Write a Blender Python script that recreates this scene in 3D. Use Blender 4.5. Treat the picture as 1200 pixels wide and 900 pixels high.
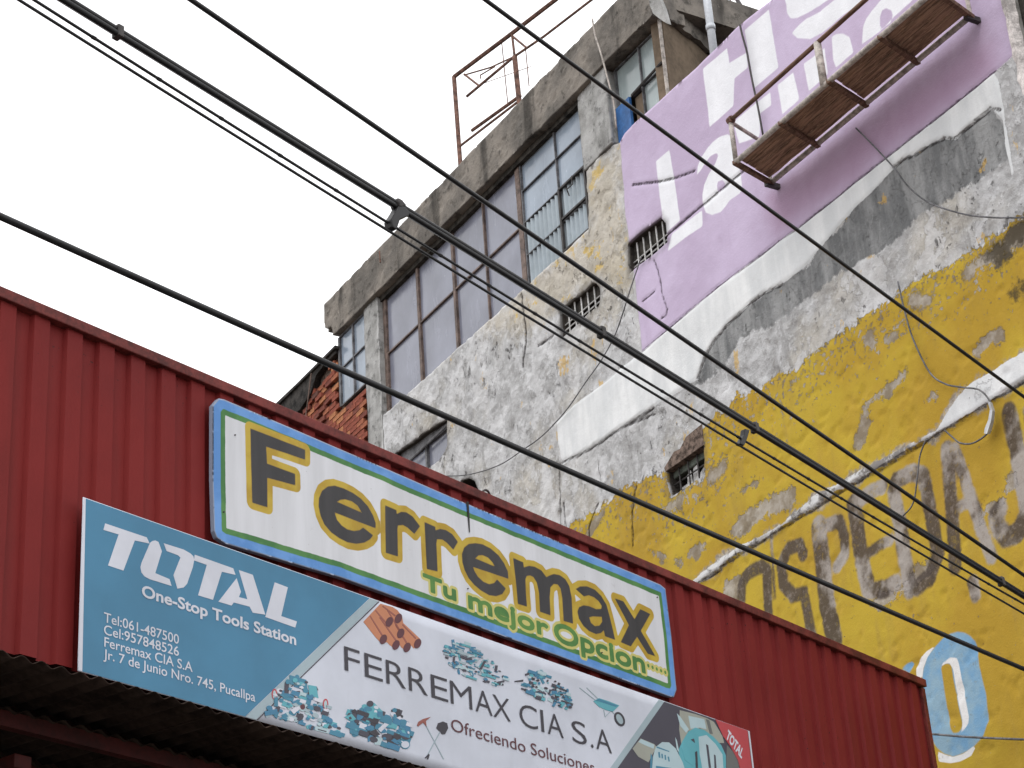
import bpy, math, random
import numpy as np
from math import sin, cos, radians, pi, atan2, hypot

for o in list(bpy.data.objects): bpy.data.objects.remove(o)
SC = bpy.context.scene
COL = SC.collection
random.seed(7)

# ---------------------------------------------------------------- camera
F = 2474.5                      # focal length in pixels of a 1200 wide picture
PITCH, ROLL = radians(27.142), radians(-4.151)
_f = np.array([0, cos(PITCH), sin(PITCH)]); _u = np.array([0, -sin(PITCH), cos(PITCH)]); _x = np.array([1., 0, 0])
RX = _x*cos(ROLL) + _u*sin(ROLL); UP = -_x*sin(ROLL) + _u*cos(ROLL)
EYE = np.array([0, 0, 1.6])
cam = bpy.data.cameras.new('camera'); cam.sensor_width = 36; cam.lens = 36*F/1200
cam.clip_end = 3000
co = bpy.data.objects.new('camera', cam); COL.objects.link(co); SC.camera = co
from mathutils import Matrix, Vector
co.matrix_world = Matrix(((RX[0], UP[0], -_f[0], EYE[0]), (RX[1], UP[1], -_f[1], EYE[1]), (RX[2], UP[2], -_f[2], EYE[2]), (0, 0, 0, 1)))
SC.render.resolution_x, SC.render.resolution_y = 1024, 768

# ---------------------------------------------------------------- light: overcast day
w = bpy.data.worlds.new('World'); SC.world = w; w.use_nodes = True
nt = w.node_tree; nt.nodes.clear()
SUN_EL, SUN_AZ = radians(58), radians(205)      # azimuth clockwise from +Y
sky = nt.nodes.new('ShaderNodeTexSky'); sky.sky_type = 'NISHITA'; sky.sun_disc = False
sky.sun_elevation = SUN_EL; sky.sun_rotation = SUN_AZ
tc = nt.nodes.new('ShaderNodeTexCoord')
cn = nt.nodes.new('ShaderNodeTexNoise'); cn.inputs['Scale'].default_value = 2.2; cn.inputs['Detail'].default_value = 4
cr = nt.nodes.new('ShaderNodeMapRange'); cr.inputs['From Min'].default_value = .3; cr.inputs['From Max'].default_value = .7
cr.inputs['To Min'].default_value = 10.8; cr.inputs['To Max'].default_value = 12.6
cc = nt.nodes.new('ShaderNodeCombineColor')
mx = nt.nodes.new('ShaderNodeMix'); mx.data_type = 'RGBA'; mx.inputs[0].default_value = .93
bg = nt.nodes.new('ShaderNodeBackground'); bg.inputs['Strength'].default_value = .142
wo = nt.nodes.new('ShaderNodeOutputWorld')
L = nt.links.new
L(tc.outputs['Generated'], cn.inputs['Vector']); L(cn.outputs['Fac'], cr.inputs['Value'])
for i in range(3): L(cr.outputs['Result'], cc.inputs[i])
L(sky.outputs['Color'], mx.inputs[6]); L(cc.outputs['Color'], mx.inputs[7])
L(mx.outputs[2], bg.inputs['Color']); L(bg.outputs['Background'], wo.inputs['Surface'])
sl = bpy.data.lights.new('sun', 'SUN'); sl.energy = 1.3; sl.angle = radians(40); sl.color = (1, .96, .9)
so = bpy.data.objects.new('sun', sl); COL.objects.link(so)
sd_ = Vector((sin(SUN_AZ)*cos(SUN_EL), cos(SUN_AZ)*cos(SUN_EL), sin(SUN_EL)))
so.rotation_euler = sd_.to_track_quat('Z', 'Y').to_euler(); so.location = (0, 0, 60)
SC.view_settings.view_transform = 'Standard'; SC.view_settings.look = 'None'
SC.view_settings.exposure = 0; SC.view_settings.gamma = 1; SC.view_settings.use_curve_mapping = False

# ---------------------------------------------------------------- vertical planes that things are measured on
def ray(a, b): return _f + RX*(a-600)/F + UP*(450-b)/F
class Plane:
    """vertical plane: u along it (to the right), z up, off towards the street"""
    def __init__(s, az, o):
        s.az = az; s.r = np.array([sin(az), cos(az), 0]); s.n = np.cross(s.r, [0, 0, 1.]); s.o = np.array([o[0], o[1], 0.]); s.rot = atan2(s.r[1], s.r[0])
    def at(s, a, b, off=0):
        d = ray(a, b); t = ((s.o + s.n*off - EYE)@s.n)/(d@s.n); P = EYE + d*t
        return float((P-s.o)@s.r), float(P[2])
    def pts(s, P, off=0): return [s.at(a, b, off) for a, b in P]
    def w(s, u, off=0): return s.o + s.r*u + s.n*off
    def loc(s, P):
        P = np.asarray(P); return float((P-s.o)@s.r), float((P-s.o)@s.n)
PA = Plane(radians(38.168), (EYE + ray(0, 340)*12.0)[:2])             # street front of the container
PB = Plane(radians(147.917), (EYE + ray(453, 484)*34.0)[:2])          # painted side of the tall building
PW = Plane(radians(90), (0, 0))                                      # plain world axes
def Z(x0, y0, s, P): return [(x0+a/s, y0+b/s) for a, b in P]

# ---------------------------------------------------------------- materials
class NT:
    def __init__(s, name):
        s.m = bpy.data.materials.new(name); s.m.use_nodes = True; s.t = s.m.node_tree
        s.p = s.t.nodes['Principled BSDF']; s.co = None
    def n(s, k): return s.t.nodes.new(k)
    def l(s, a, b): s.t.links.new(a, b)
    def put(s, sock, v):
        if hasattr(v, 'node'): s.l(v, sock)
        elif isinstance(v, tuple) and len(v) == 3 and sock.type == 'RGBA': sock.default_value = (*v, 1)
        else: sock.default_value = v
    def coord(s):
        if s.co is None: s.co = s.n('ShaderNodeTexCoord').outputs['Object']
        return s.co
    def noise(s, scale, detail=5, rough=.55, stretch=None, off=0.):
        v = s.coord()
        if stretch or off:
            mp = s.n('ShaderNodeMapping'); s.l(v, mp.inputs[0]); mp.inputs['Scale'].default_value = stretch or (1, 1, 1)
            mp.inputs['Location'].default_value = (off, off*.7, off*1.3); v = mp.outputs[0]
        x = s.n('ShaderNodeTexNoise'); s.l(v, x.inputs['Vector'])
        x.inputs['Scale'].default_value = scale; x.inputs['Detail'].default_value = detail; x.inputs['Roughness'].default_value = rough
        return x.outputs['Fac']
    def voro(s, scale, feat='F1'):
        x = s.n('ShaderNodeTexVoronoi'); s.l(s.coord(), x.inputs['Vector']); x.inputs['Scale'].default_value = scale; x.feature = feat
        return x.outputs['Distance']
    def attr(s, a):
        x = s.n('ShaderNodeAttribute'); x.attribute_name = a; return x.outputs['Fac']
    def mt(s, op, a, b=0., c=0.):
        x = s.n('ShaderNodeMath'); x.operation = op
        s.put(x.inputs[0], a); s.put(x.inputs[1], b); s.put(x.inputs[2], c); return x.outputs[0]
    def step(s, v, lo, hi, a=0., b=1.):
        x = s.n('ShaderNodeMapRange'); x.interpolation_type = 'SMOOTHSTEP'; s.put(x.inputs['Value'], v)
        rev = lo > hi
        if rev: lo, hi, a, b = hi, lo, b, a
        x.inputs['From Min'].default_value = lo; x.inputs['From Max'].default_value = hi
        x.inputs['To Min'].default_value = a; x.inputs['To Max'].default_value = b
        return x.outputs['Result']
    def mix(s, f, a, b):
        x = s.n('ShaderNodeMix'); x.data_type = 'RGBA'; s.put(x.inputs[0], f); s.put(x.inputs[6], a); s.put(x.inputs[7], b); return x.outputs[2]
    def warp(s, v, n, amt): return s.mt('ADD', v, s.mt('MULTIPLY', s.mt('SUBTRACT', n, .5), amt))
    def bump(s, h, dist=.01, strength=1., prev=None):
        x = s.n('ShaderNodeBump'); s.put(x.inputs['Height'], h); x.inputs['Distance'].default_value = dist; x.inputs['Strength'].default_value = strength
        if prev is not None: s.l(prev, x.inputs['Normal'])
        return x.outputs['Normal']
    def done(s, col, rough=.8, normal=None, spec=.3, metal=0.):
        s.put(s.p.inputs['Base Color'], col); s.put(s.p.inputs['Roughness'], rough)
        s.p.inputs['Specular IOR Level'].default_value = spec; s.put(s.p.inputs['Metallic'], metal)
        if normal is not None: s.l(normal, s.p.inputs['Normal'])
        return s.m
def hexc(h):
    r = []
    for i in (0, 2, 4):
        c = int(h[i:i+2], 16)/255; r.append(c/12.92 if c < .04045 else ((c+.055)/1.055)**2.4)
    return tuple(r)
_mc = {}
def plain(name, c, rough=.6, spec=.3, var=.18, sc=3., bump=.0, metal=0.):
    """a surface with uneven tone, fine relief and some dirt"""
    if name in _mc: return _mc[name]
    t = NT(name); n1 = t.noise(sc, 6, .65); n2 = t.noise(sc*9, 4, .6)
    f = t.mt('ADD', t.mt('MULTIPLY', n1, .7), t.mt('MULTIPLY', n2, .3))
    lo = tuple(x*(1-var*1.6) for x in c); hi = tuple(min(1, x*(1+var)) for x in c)
    colr = t.mix(t.step(f, .35, .65), lo, hi)
    nr = t.bump(n2, bump, .7) if bump else None
    _mc[name] = t.done(colr, rough, nr, spec, metal); return _mc[name]

M = {}
M['wire'] = plain('black_cable_rubber', (.012, .012, .014), .45, .35, .3, 4)
M['steel_rust'] = plain('rusty_painted_steel', (.16, .085, .065), .75, .3, .45, 12, .002)
M['steel_pale'] = plain('pale_painted_steel', (.42, .38, .35), .6, .35, .35, 14, .001)
M['steel_dark'] = plain('dark_window_steel', (.05, .045, .045), .6, .35, .4, 9)
M['frame_brown'] = plain('brown_window_frame', (.145, .105, .09), .65, .3, .4, 6)
M['frame_grey'] = plain('grey_window_frame', (.13, .13, .14), .6, .3, .4, 6)
M['white_bar'] = plain('white_painted_bar', (.6, .6, .6), .6, .3, .25, 10)
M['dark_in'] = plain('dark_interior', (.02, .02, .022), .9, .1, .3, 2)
M['soot'] = plain('sooty_lintel_concrete', (.05, .045, .04), .9, .2, .5, 7, .006)
M['green_grey'] = plain('grey_green_lintel_paint', (.12, .14, .12), .8, .2, .35, 6, .004)
M['pvc'] = plain('pale_plastic_pipe', (.5, .53, .58), .4, .4, .12, 3)
M['brown_wall'] = plain('brown_render', (.17, .13, .095), .9, .2, .22, 1.6, .004)
M['blue_sheet'] = plain('blue_painted_sheet', (.03, .12, .33), .55, .3, .25, 3)
M['fibre'] = plain('translucent_fibreglass_sheet', (.33, .385, .43), .5, .3, .12, .8)
M['black_board'] = plain('dark_weathered_board', (.035, .032, .03), .9, .2, .6, 5, .008)
M['mortar'] = plain('crumbling_mortar', (.16, .12, .10), .95, .1, .5, 14, .006)
M['wood'] = None
def wood(name, c, ax=(1, 12, 12)):
    t = NT(name); g = t.noise(2.2, 8, .7, ax); g2 = t.noise(9, 5, .6, ax, 3.)
    f = t.step(g, .38, .62); colr = t.mix(f, tuple(x*.38 for x in c), c)
    colr = t.mix(t.step(g2, .56, .7), colr, tuple(min(1, x*1.5) for x in c))
    return t.done(colr, .85, t.bump(g, .006, .8), .2)
M['wood'] = wood('weathered_plank', (.36, .23, .155))
M['wood_dark'] = wood('dark_rust_channel', (.20, .12, .085))
def concrete(name, a, b, streak=.5, sc=1.3, moss=.0):
    t = NT(name); n1 = t.noise(sc, 9, .62); n2 = t.noise(22, 6, .7); n3 = t.noise(2.4, 6, .6, (1, 1, .18), 5.); n4 = t.noise(5, 8, .7, None, 9.)
    c = t.mix(t.step(n1, .36, .64), a, b)
    c = t.mix(t.mt('MULTIPLY', t.step(n3, .5, .68), streak), c, tuple(x*.32 for x in a))
    c = t.mix(t.mt('MULTIPLY', t.step(n4, .53, .66), .75), c, tuple(x*.33 for x in a))
    c = t.mix(t.mt('MULTIPLY', t.step(n2, .55, .75), .35), c, tuple(min(1, x*1.5) for x in b))
    h = t.mt('ADD', t.mt('MULTIPLY', n4, .7), t.mt('MULTIPLY', n2, .3))
    return t.done(c, .92, t.bump(h, .03, .8), .15)
M['slab'] = concrete('weathered_slab_concrete', (.13, .12, .11), (.25, .225, .20), .85)
M['pillar'] = concrete('stained_pillar_plaster', (.26, .26, .255), (.42, .42, .42), .7, 2.)
M['bare_conc'] = concrete('plain_far_concrete', (.24, .23, .22), (.34, .33, .31), .5)

def glass(name, base, rough=.16, spec=.5, streaks=False):
    t = NT(name); n = t.noise(1.2, 4, .55); n2 = t.noise(5., 6, .65, (1, 1, .3), 2.)
    c = t.mix(t.step(n, .3, .7), tuple(x*.8 for x in base), tuple(x*1.15 for x in base))
    c = t.mix(t.mt('MULTIPLY', t.step(n2, .5, .75), .35), c, tuple(min(1, x*1.5+.03) for x in base))
    b = t.bump(n, .01, .15)
    return t.done(c, t.step(n2, .3, .7, rough*.6, rough*1.8), b, spec)
M['glass_violet'] = glass('dusty_violet_window_glass', (.185, .195, .25))
M['glass_blue'] = glass('pale_blue_window_glass', (.24, .29, .36))
M['glass_clear'] = glass('reflecting_window_glass', (.16, .21, .27), .1, .8)
M['glass_green'] = glass('pale_green_window_glass', (.28, .33, .34))

def container_paint():
    t = NT('red_container_paint'); n1 = t.noise(.7, 6, .6); n2 = t.noise(18, 5, .65); n3 = t.noise(3, 6, .6, (1, 1, .12), 4.)
    c = t.mix(t.step(n1, .35, .65), (.165, .016, .016), (.205, .023, .022))
    c = t.mix(t.mt('MULTIPLY', t.step(n3, .52, .75), .35), c, (.09, .02, .018))
    c = t.mix(t.mt('MULTIPLY', t.step(n3, .40, .25), .15), c, (.20, .06, .055))
    sp = t.noise(40, 3, .5, None, 7.); zone = t.noise(1.4, 3, .5, None, 11.)
    c = t.mix(t.mt('MULTIPLY', t.step(sp, .66, .72), t.step(zone, .5, .62)), c, (.035, .014, .014))
    h = t.mt('ADD', t.mt('MULTIPLY', n2, .2), n3)
    return t.done(c, t.step(n1, .3, .7, .55, .7), t.bump(h, .004, .5), .14)
M['red'] = container_paint()
M['red_rail'] = plain('red_rail_paint', (.15, .026, .022), .6, .3, .35, 5, .001)
M['red_dark'] = plain('dark_red_beam_paint', (.055, .007, .006), .6, .3, .3, 3)
M['roof_sheet'] = plain('old_brown_roof_sheet', (.040, .026, .021), .85, .1, .4, 2.5, .001)

# ---------------------------------------------------------------- numpy noise and outlines
def _h(ix, iy, s):
    v = np.sin(ix*127.1 + iy*311.7 + s*74.7)*43758.5453; return v - np.floor(v)
def vnoise(x, y, s=0):
    ix, iy = np.floor(x), np.floor(y); fx, fy = x-ix, y-iy; fx = fx*fx*(3-2*fx); fy = fy*fy*(3-2*fy)
    a, b, c, d = _h(ix, iy, s), _h(ix+1, iy, s), _h(ix, iy+1, s), _h(ix+1, iy+1, s)
    return (a*(1-fx)+b*fx)*(1-fy) + (c*(1-fx)+d*fx)*fy
def fbm(x, y, s=0, o=4):
    r, a, t = 0, 1., 0
    for i in range(o): r = r + a*vnoise(x, y, s+i*13); t += a; a *= .5; x, y = x*2.03, y*2.03
    return r/t
def segs_of(ring): return [(*ring[i], *ring[(i+1) % len(ring)]) for i in range(len(ring))]
def seg_dist(P, S):
    d = np.full(len(P), 9e9)
    for x0, y0, x1, y1 in S:
        ex, ey = x1-x0, y1-y0; l2 = ex*ex+ey*ey+1e-12
        t = np.clip(((P[:, 0]-x0)*ex+(P[:, 1]-y0)*ey)/l2, 0, 1)
        d = np.minimum(d, (P[:, 0]-x0-t*ex)**2+(P[:, 1]-y0-t*ey)**2)
    return np.sqrt(d)
def seg_in(P, S):
    c = np.zeros(len(P), bool); x, y = P[:, 0], P[:, 1]
    for x0, y0, x1, y1 in S:
        if y0 == y1: continue
        k = ((y0 > y) != (y1 > y)); c ^= k & (x < (x1-x0)*(y-y0)/(y1-y0)+x0)
    return c
def sdf(P, shapes, far=.5):
    """shapes: lists of segments (even-odd filled); negative inside"""
    out = np.full(len(P), far)
    for S in shapes:
        A = np.array(S); lo = np.minimum(A[:, :2].min(0), A[:, 2:].min(0))-far; hi = np.maximum(A[:, :2].max(0), A[:, 2:].max(0))+far
        k = np.where((P >= lo).all(1) & (P <= hi).all(1))[0]
        if not len(k): continue
        q = P[k]; d = seg_dist(q, S); d[seg_in(q, S)] *= -1; out[k] = np.minimum(out[k], d)
    return out
def stroke(P, lines, far=.5):
    out = np.full(len(P), far)
    for pl, wd in lines:
        A = np.array(pl); lo = A.min(0)-far-wd; hi = A.max(0)+far+wd
        k = np.where((P >= lo).all(1) & (P <= hi).all(1))[0]
        if len(k): out[k] = np.minimum(out[k], seg_dist(P[k], [(*pl[i], *pl[i+1]) for i in range(len(pl)-1)])-wd/2)
    return out
def poly(ring, *holes):
    S = segs_of(ring)
    for h in holes: S += segs_of(h)
    return S

# ---------------------------------------------------------------- mesh building
class MB:
    def __init__(s): s.v = []; s.f = []
    def add(s, v, f):
        k = len(s.v); s.v += [tuple(map(float, p)) for p in v]; s.f += [tuple(k+i for i in q) for q in f]; return s
    def box(s, a, b):
        (x0, y0, z0), (x1, y1, z1) = a, b
        return s.add([(x0, y0, z0), (x1, y0, z0), (x1, y1, z0), (x0, y1, z0), (x0, y0, z1), (x1, y0, z1), (x1, y1, z1), (x0, y1, z1)],
                     [(0, 3, 2, 1), (4, 5, 6, 7), (0, 1, 5, 4), (1, 2, 6, 5), (2, 3, 7, 6), (3, 0, 4, 7)])
    def beam(s, p, q, wd, ht, up=(0, 0, 1)):
        p, q = np.array(p, float), np.array(q, float); d = q-p; d /= np.linalg.norm(d); up = np.array(up, float)
        a = np.cross(d, up)
        if np.linalg.norm(a) < 1e-3: a = np.cross(d, [1., 0, 0])
        a /= np.linalg.norm(a); b = np.cross(a, d); a *= wd/2; b *= ht/2
        v = [p-a-b, p+a-b, p+a+b, p-a+b, q-a-b, q+a-b, q+a+b, q-a+b]
        return s.add(v, [(0, 1, 2, 3), (4, 7, 6, 5), (0, 4, 5, 1), (1, 5, 6, 2), (2, 6, 7, 3), (3, 7, 4, 0)])
    def tube(s, P, r, n=8, cap=True):
        P = [np.array(p, float) for p in P]; k = len(s.v); R = r if hasattr(r, '__len__') else [r]*len(P)
        prev = None
        for i, p in enumerate(P):
            d = P[min(i+1, len(P)-1)]-P[max(i-1, 0)]; d /= np.linalg.norm(d)+1e-12
            if prev is None:
                h = np.array([0, 0, 1.]) if abs(d[2]) < .9 else np.array([1., 0, 0]); a = np.cross(d, h)
            else: a = prev-d*(prev@d)
            a /= np.linalg.norm(a); prev = a; b = np.cross(d, a)
            for j in range(n): t = 2*pi*j/n; s.v.append(tuple(p+(a*cos(t)+b*sin(t))*R[i]))
        for i in range(len(P)-1):
            for j in range(n): j2 = (j+1) % n; s.f.append((k+i*n+j, k+i*n+j2, k+(i+1)*n+j2, k+(i+1)*n+j))
        if cap: s.f.append(tuple(k+j for j in range(n))[::-1]); s.f.append(tuple(k+(len(P)-1)*n+j for j in range(n)))
        return s
    def plate(s, ring, d0, d1):
        """outline in (u,z) given thickness from depth d0 (front) to d1 (back)"""
        n = len(ring); a = sum(ring[i][0]*ring[(i+1) % n][1]-ring[(i+1) % n][0]*ring[i][1] for i in range(n))
        if a < 0: ring = ring[::-1]
        from mathutils.geometry import tessellate_polygon
        tri = tessellate_polygon([[Vector((p[0], p[1], 0)) for p in ring]])
        k = len(s.v); s.v += [(p[0], d0, p[1]) for p in ring]+[(p[0], d1, p[1]) for p in ring]
        for t in tri:
            a_, b_, c_ = [ring[i] for i in t]
            if (b_[0]-a_[0])*(c_[1]-a_[1])-(b_[1]-a_[1])*(c_[0]-a_[0]) < 0: t = t[::-1]
            s.f.append(tuple(k+i for i in t)); s.f.append(tuple(k+n+i for i in t[::-1]))
        for i in range(n): j = (i+1) % n; s.f.append((k+i, k+n+i, k+n+j, k+j))
        return s
    def mesh(s, name, mat, smooth=False):
        me = bpy.data.meshes.new(name); me.from_pydata(s.v, [], s.f); me.materials.append(mat); me.update()
        if smooth: me.polygons.foreach_set('use_smooth', [True]*len(me.polygons))
        return me
def link(name, me, parent=None, off=None):
    o = bpy.data.objects.new(name, me); COL.objects.link(o)
    if parent is not None: o.parent = parent
    return o
class Thing:
    """an Empty at the thing's base on a wall plane; parts are given in (u, depth, z) of that plane"""
    def __init__(s, name, label, cat, pl, base, group=None):
        s.pl = pl; s.b = base; e = bpy.data.objects.new(name, None); COL.objects.link(e); s.e = e
        P = pl.w(base[0], -base[1]); e.location = (P[0], P[1], base[2]); e.rotation_euler = (0, 0, pl.rot)
        e['label'] = label; e['category'] = cat; e.empty_display_size = .3
        if group: e['group'] = group
    def part(s, name, mb, mat, parent=None, smooth=False, label=None, bevel=0, kind=None):
        m2 = MB(); m2.v = [(p[0]-s.b[0], p[1]-s.b[1], p[2]-s.b[2]) for p in mb.v]; m2.f = mb.f
        o = link(name, m2.mesh(name, mat, smooth), parent or s.e)
        if label: o['label'] = label
        if kind: o['kind'] = kind
        if bevel: md = o.modifiers.new('bevel', 'BEVEL'); md.width = bevel; md.segments = 2
        return o
def solo(name, mb, mat, label, cat, pl, base, group=None, smooth=False):
    """a thing that is one mesh, origin at its base"""
    m2 = MB(); m2.v = [(p[0]-base[0], p[1]-base[1], p[2]-base[2]) for p in mb.v]; m2.f = mb.f
    o = link(name, m2.mesh(name, mat, smooth)); P = pl.w(base[0], -base[1]); o.location = (P[0], P[1], base[2]); o.rotation_euler = (0, 0, pl.rot)
    o['label'] = label; o['category'] = cat
    if group: o['group'] = group
    return o
def sheet(outline, lo, hi, h, disp=None, skirt=.2, attrs=None, mat=None, name='sheet', base=(0, 0, 0)):
    """dense front sheet in (u,z) cut to an outline (even-odd), edges turned back by skirt; attrs(P)->dict stored per vertex"""
    us = np.arange(lo[0], hi[0]+h*.5, h); zs = np.arange(lo[1], hi[1]+h*.5, h); nu, nz = len(us), len(zs)
    U, V = np.meshgrid(us, zs, indexing='ij'); P = np.stack([U.ravel(), V.ravel()], 1)
    s = sdf(P, [outline], .6); s2 = s.reshape(nu, nz)
    gx, gy = np.gradient(s2, h); gl = np.sqrt(gx**2+gy**2)+1e-9
    near = (np.abs(s2) < h*.72); k = np.where(near, s2/gl, 0)
    U2 = U-k*gx/gl; V2 = V-k*gy/gl; P2 = np.stack([U2.ravel(), V2.ravel()], 1)
    cen = (s2[:-1, :-1]+s2[1:, :-1]+s2[1:, 1:]+s2[:-1, 1:])/4; keep = cen < 0
    I, J = np.where(keep); idx = lambda i, j: i*nz+j
    quads = np.stack([idx(I, J), idx(I+1, J), idx(I+1, J+1), idx(I, J+1)], 1)
    e = np.concatenate([quads[:, [0, 1]], quads[:, [1, 2]], quads[:, [2, 3]], quads[:, [3, 0]]])
    key = np.sort(e, 1); ky = key[:, 0].astype(np.int64)*nu*nz+key[:, 1]
    u_, inv, cnt = np.unique(ky, return_inverse=True, return_counts=True); be = e[cnt[inv] == 1]
    D = disp(P2) if disp else np.zeros(len(P2))
    used = np.unique(quads); mp = np.full(nu*nz, -1); mp[used] = np.arange(len(used))
    v = np.stack([P2[used, 0], -D[used], P2[used, 1]], 1); bu = np.unique(be); mb = np.full(nu*nz, -1); mb[bu] = np.arange(len(bu))+len(used)
    vb = np.stack([P2[bu, 0], np.full(len(bu), skirt), P2[bu, 1]], 1)
    verts = np.concatenate([v, vb])-np.array(base)
    fq = mp[quads]; fs = np.stack([mp[be[:, 1]], mp[be[:, 0]], mb[be[:, 0]], mb[be[:, 1]]], 1)
    faces = np.concatenate([fq, fs])
    me = bpy.data.meshes.new(name); me.vertices.add(len(verts)); me.vertices.foreach_set('co', verts.ravel())
    me.loops.add(len(faces)*4); me.loops.foreach_set('vertex_index', faces.ravel().astype(np.int32))
    me.polygons.add(len(faces)); me.polygons.foreach_set('loop_start', np.arange(len(faces), dtype=np.int32)*4)
    me.update(calc_edges=True)
    sm = np.zeros(len(faces), bool); sm[:len(fq)] = True; me.polygons.foreach_set('use_smooth', sm)
    allP = np.concatenate([P2[used], P2[bu]])
    if attrs:
        for kx, val in attrs(allP).items():
            a = me.attributes.new(kx, 'FLOAT', 'POINT'); a.data.foreach_set('value', val.astype(np.float32))
    a = me.attributes.new('a_skirt', 'FLOAT', 'POINT'); a.data.foreach_set('value', np.concatenate([np.zeros(len(used)), np.ones(len(bu))]).astype(np.float32))
    me.materials.append(mat); me.validate(); return me
def text_segs(s, u0, z0, u1, h, bold=0., slant=0., spacing=1.):
    """outline segments of a line of lettering: baseline from u0 to u1 at z0, capital height h"""
    me = text_mesh(s, bold, slant, spacing); v = [tuple(p.co) for p in me.vertices]
    cnt = {}
    for p in me.polygons:
        for i in range(len(p.vertices)):
            k = tuple(sorted((p.vertices[i], p.vertices[(i+1) % len(p.vertices)]))); cnt[k] = cnt.get(k, 0)+1
    x0 = min(a[0] for a in v); x1 = max(a[0] for a in v); cap = CAP
    f = lambda a: (u0+(a[0]-x0)/(x1-x0)*(u1-u0), z0+a[1]/cap*h)
    return [(*f(v[a]), *f(v[b])) for (a, b), c in cnt.items() if c == 1]
def text_mesh(s, bold=0., slant=0., spacing=1.):
    cu = bpy.data.curves.new('lettering', 'FONT'); cu.body = s; cu.offset = bold; cu.shear = slant; cu.space_character = spacing; cu.resolution_u = 4
    o = bpy.data.objects.new('lettering', cu); COL.objects.link(o)
    dg = bpy.context.evaluated_depsgraph_get(); me = bpy.data.meshes.new_from_object(o.evaluated_get(dg))
    import bmesh
    bm = bmesh.new(); bm.from_mesh(me); bmesh.ops.remove_doubles(bm, verts=bm.verts, dist=1e-5); bm.to_mesh(me); bm.free()
    bpy.data.objects.remove(o); return me
_m = text_mesh('H'); CAP = max(p.co[1] for p in _m.vertices)
def put_text(th, s, pl, off, pL, pR, hpx, mat, bold=0., slant=0., spacing=1., name='lettering', thick=.0012, split=False):
    """flat print of a line of text between two measured baseline points"""
    u0, z0 = pl.at(*pL, off); u1, _ = pl.at(*pR, off); h = pl.at(pL[0], pL[1]-hpx, off)[1]-z0
    me = text_mesh(s, bold, slant, spacing); xs = [p.co[0] for p in me.vertices]; x0, x1 = min(xs), max(xs)
    mb = MB(); mb.v = [(u0+(p.co[0]-x0)/(x1-x0)*(u1-u0), -off-thick, z0+p.co[1]/CAP*h) for p in me.vertices]
    mb.f = [tuple(p.vertices) for p in me.polygons]
    if not split: return th.part(name, mb, mat, kind='stuff')
    par = list(range(len(mb.v)))
    def find(a):
        while par[a] != a: par[a] = par[par[a]]; a = par[a]
        return a
    for f in mb.f:
        for i in f[1:]: par[find(i)] = find(f[0])
    gr = {}
    for f in mb.f: gr.setdefault(find(f[0]), []).append(f)
    for fs in gr.values():
        q = MB(); mp = {}
        for f in fs:
            for i in f:
                if i not in mp: mp[i] = len(q.v); q.v.append(mb.v[i])
            q.f.append(tuple(mp[i] for i in f))
        th.part('letter', q, mat)

# ================================================================ GROUND
def struct(name, mb, mat):
    o = link(name, mb.mesh(name, mat)); o['kind'] = 'structure'; return o
M['earth'] = plain('dusty_ground', (.16, .135, .11), .95, .1, .3, .5, .01)
M['asphalt'] = plain('worn_asphalt', (.055, .055, .056), .9, .2, .25, 2, .006)
M['paving'] = plain('grey_paving', (.23, .225, .21), .9, .2, .2, 1.5, .004)
struct('ground', MB().add([(-900, -900, 0), (900, -900, 0), (900, 900, 0), (-900, 900, 0)], [(0, 1, 2, 3)]), M['earth'])
def strip(name, o0, o1, z, mat, u0=-60, u1=60, thick=None):
    a, b, c, d = PA.w(u0, o1), PA.w(u1, o1), PA.w(u1, o0), PA.w(u0, o0); mb = MB()
    if thick is None: mb.add([(*a[:2], z), (*b[:2], z), (*c[:2], z), (*d[:2], z)], [(0, 1, 2, 3)])
    else:
        v = [(*p[:2], zz) for zz in (z-thick, z) for p in (a, b, c, d)]
        mb.add(v, [(0, 3, 2, 1), (4, 5, 6, 7), (0, 1, 5, 4), (1, 2, 6, 5), (2, 3, 7, 6), (3, 0, 4, 7)])
    return struct(name, mb, mat)
strip('road', 2.4, 7.4, .004, M['asphalt']); strip('pavement', -.2, 2.4, .13, M['paving'], -60, 13.2, .13); strip('kerb', 2.4, 2.55, .135, M['bare_conc'], -60, 60, .135)
strip('pavement', 7.4, 11.5, .13, M['paving'], -60, 60, .13)

# ================================================================ TALL BUILDING
BB = (0, 0, 0)
tall = Thing('tall_building', 'tall old apartment building whose peeling side wall is painted lilac, white and yellow', 'building', PB, (6., 0, 0))
at = PB.at
def pB(P, off=0): return PB.pts(P, off)
UR = 14.29; UL = at(447, 440)[0]
SILL = 16.83; PTOP = 17.76
outline = [(UL, 5.5), (UR, 5.5), (UR, PTOP+.02), at(905, 0), at(866, 31), at(816, 80), at(780, 112), at(757, 133), at(742, 146), at(733, 156), at(727, 167), (6.93, 17.76), at(700, 187), (at(687, 200)[0], 17.75), (6.17, SILL), (UL, SILL)]
holes = [pB([(463, 531), (480, 520), (497, 507), (510, 499), (523, 490), (525, 522), (514, 540), (500, 550), (486, 562), (464, 590)]),
         pB([(735, 287), (752, 272), (775, 255), (781, 262), (783, 284), (768, 297), (748, 312), (738, 321)]),
         pB([(656, 362), (676, 347), (697, 330), (703, 338), (703, 357), (688, 369), (672, 385), (657, 397)]),
         pB([(781, 551), (800, 533), (824, 512), (826, 521), (825, 558), (806, 570), (787, 582), (783, 566)]),
         pB([(537, 572), (541, 563), (549, 560), (557, 564), (561, 575), (561, 590), (537, 590)])]
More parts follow.
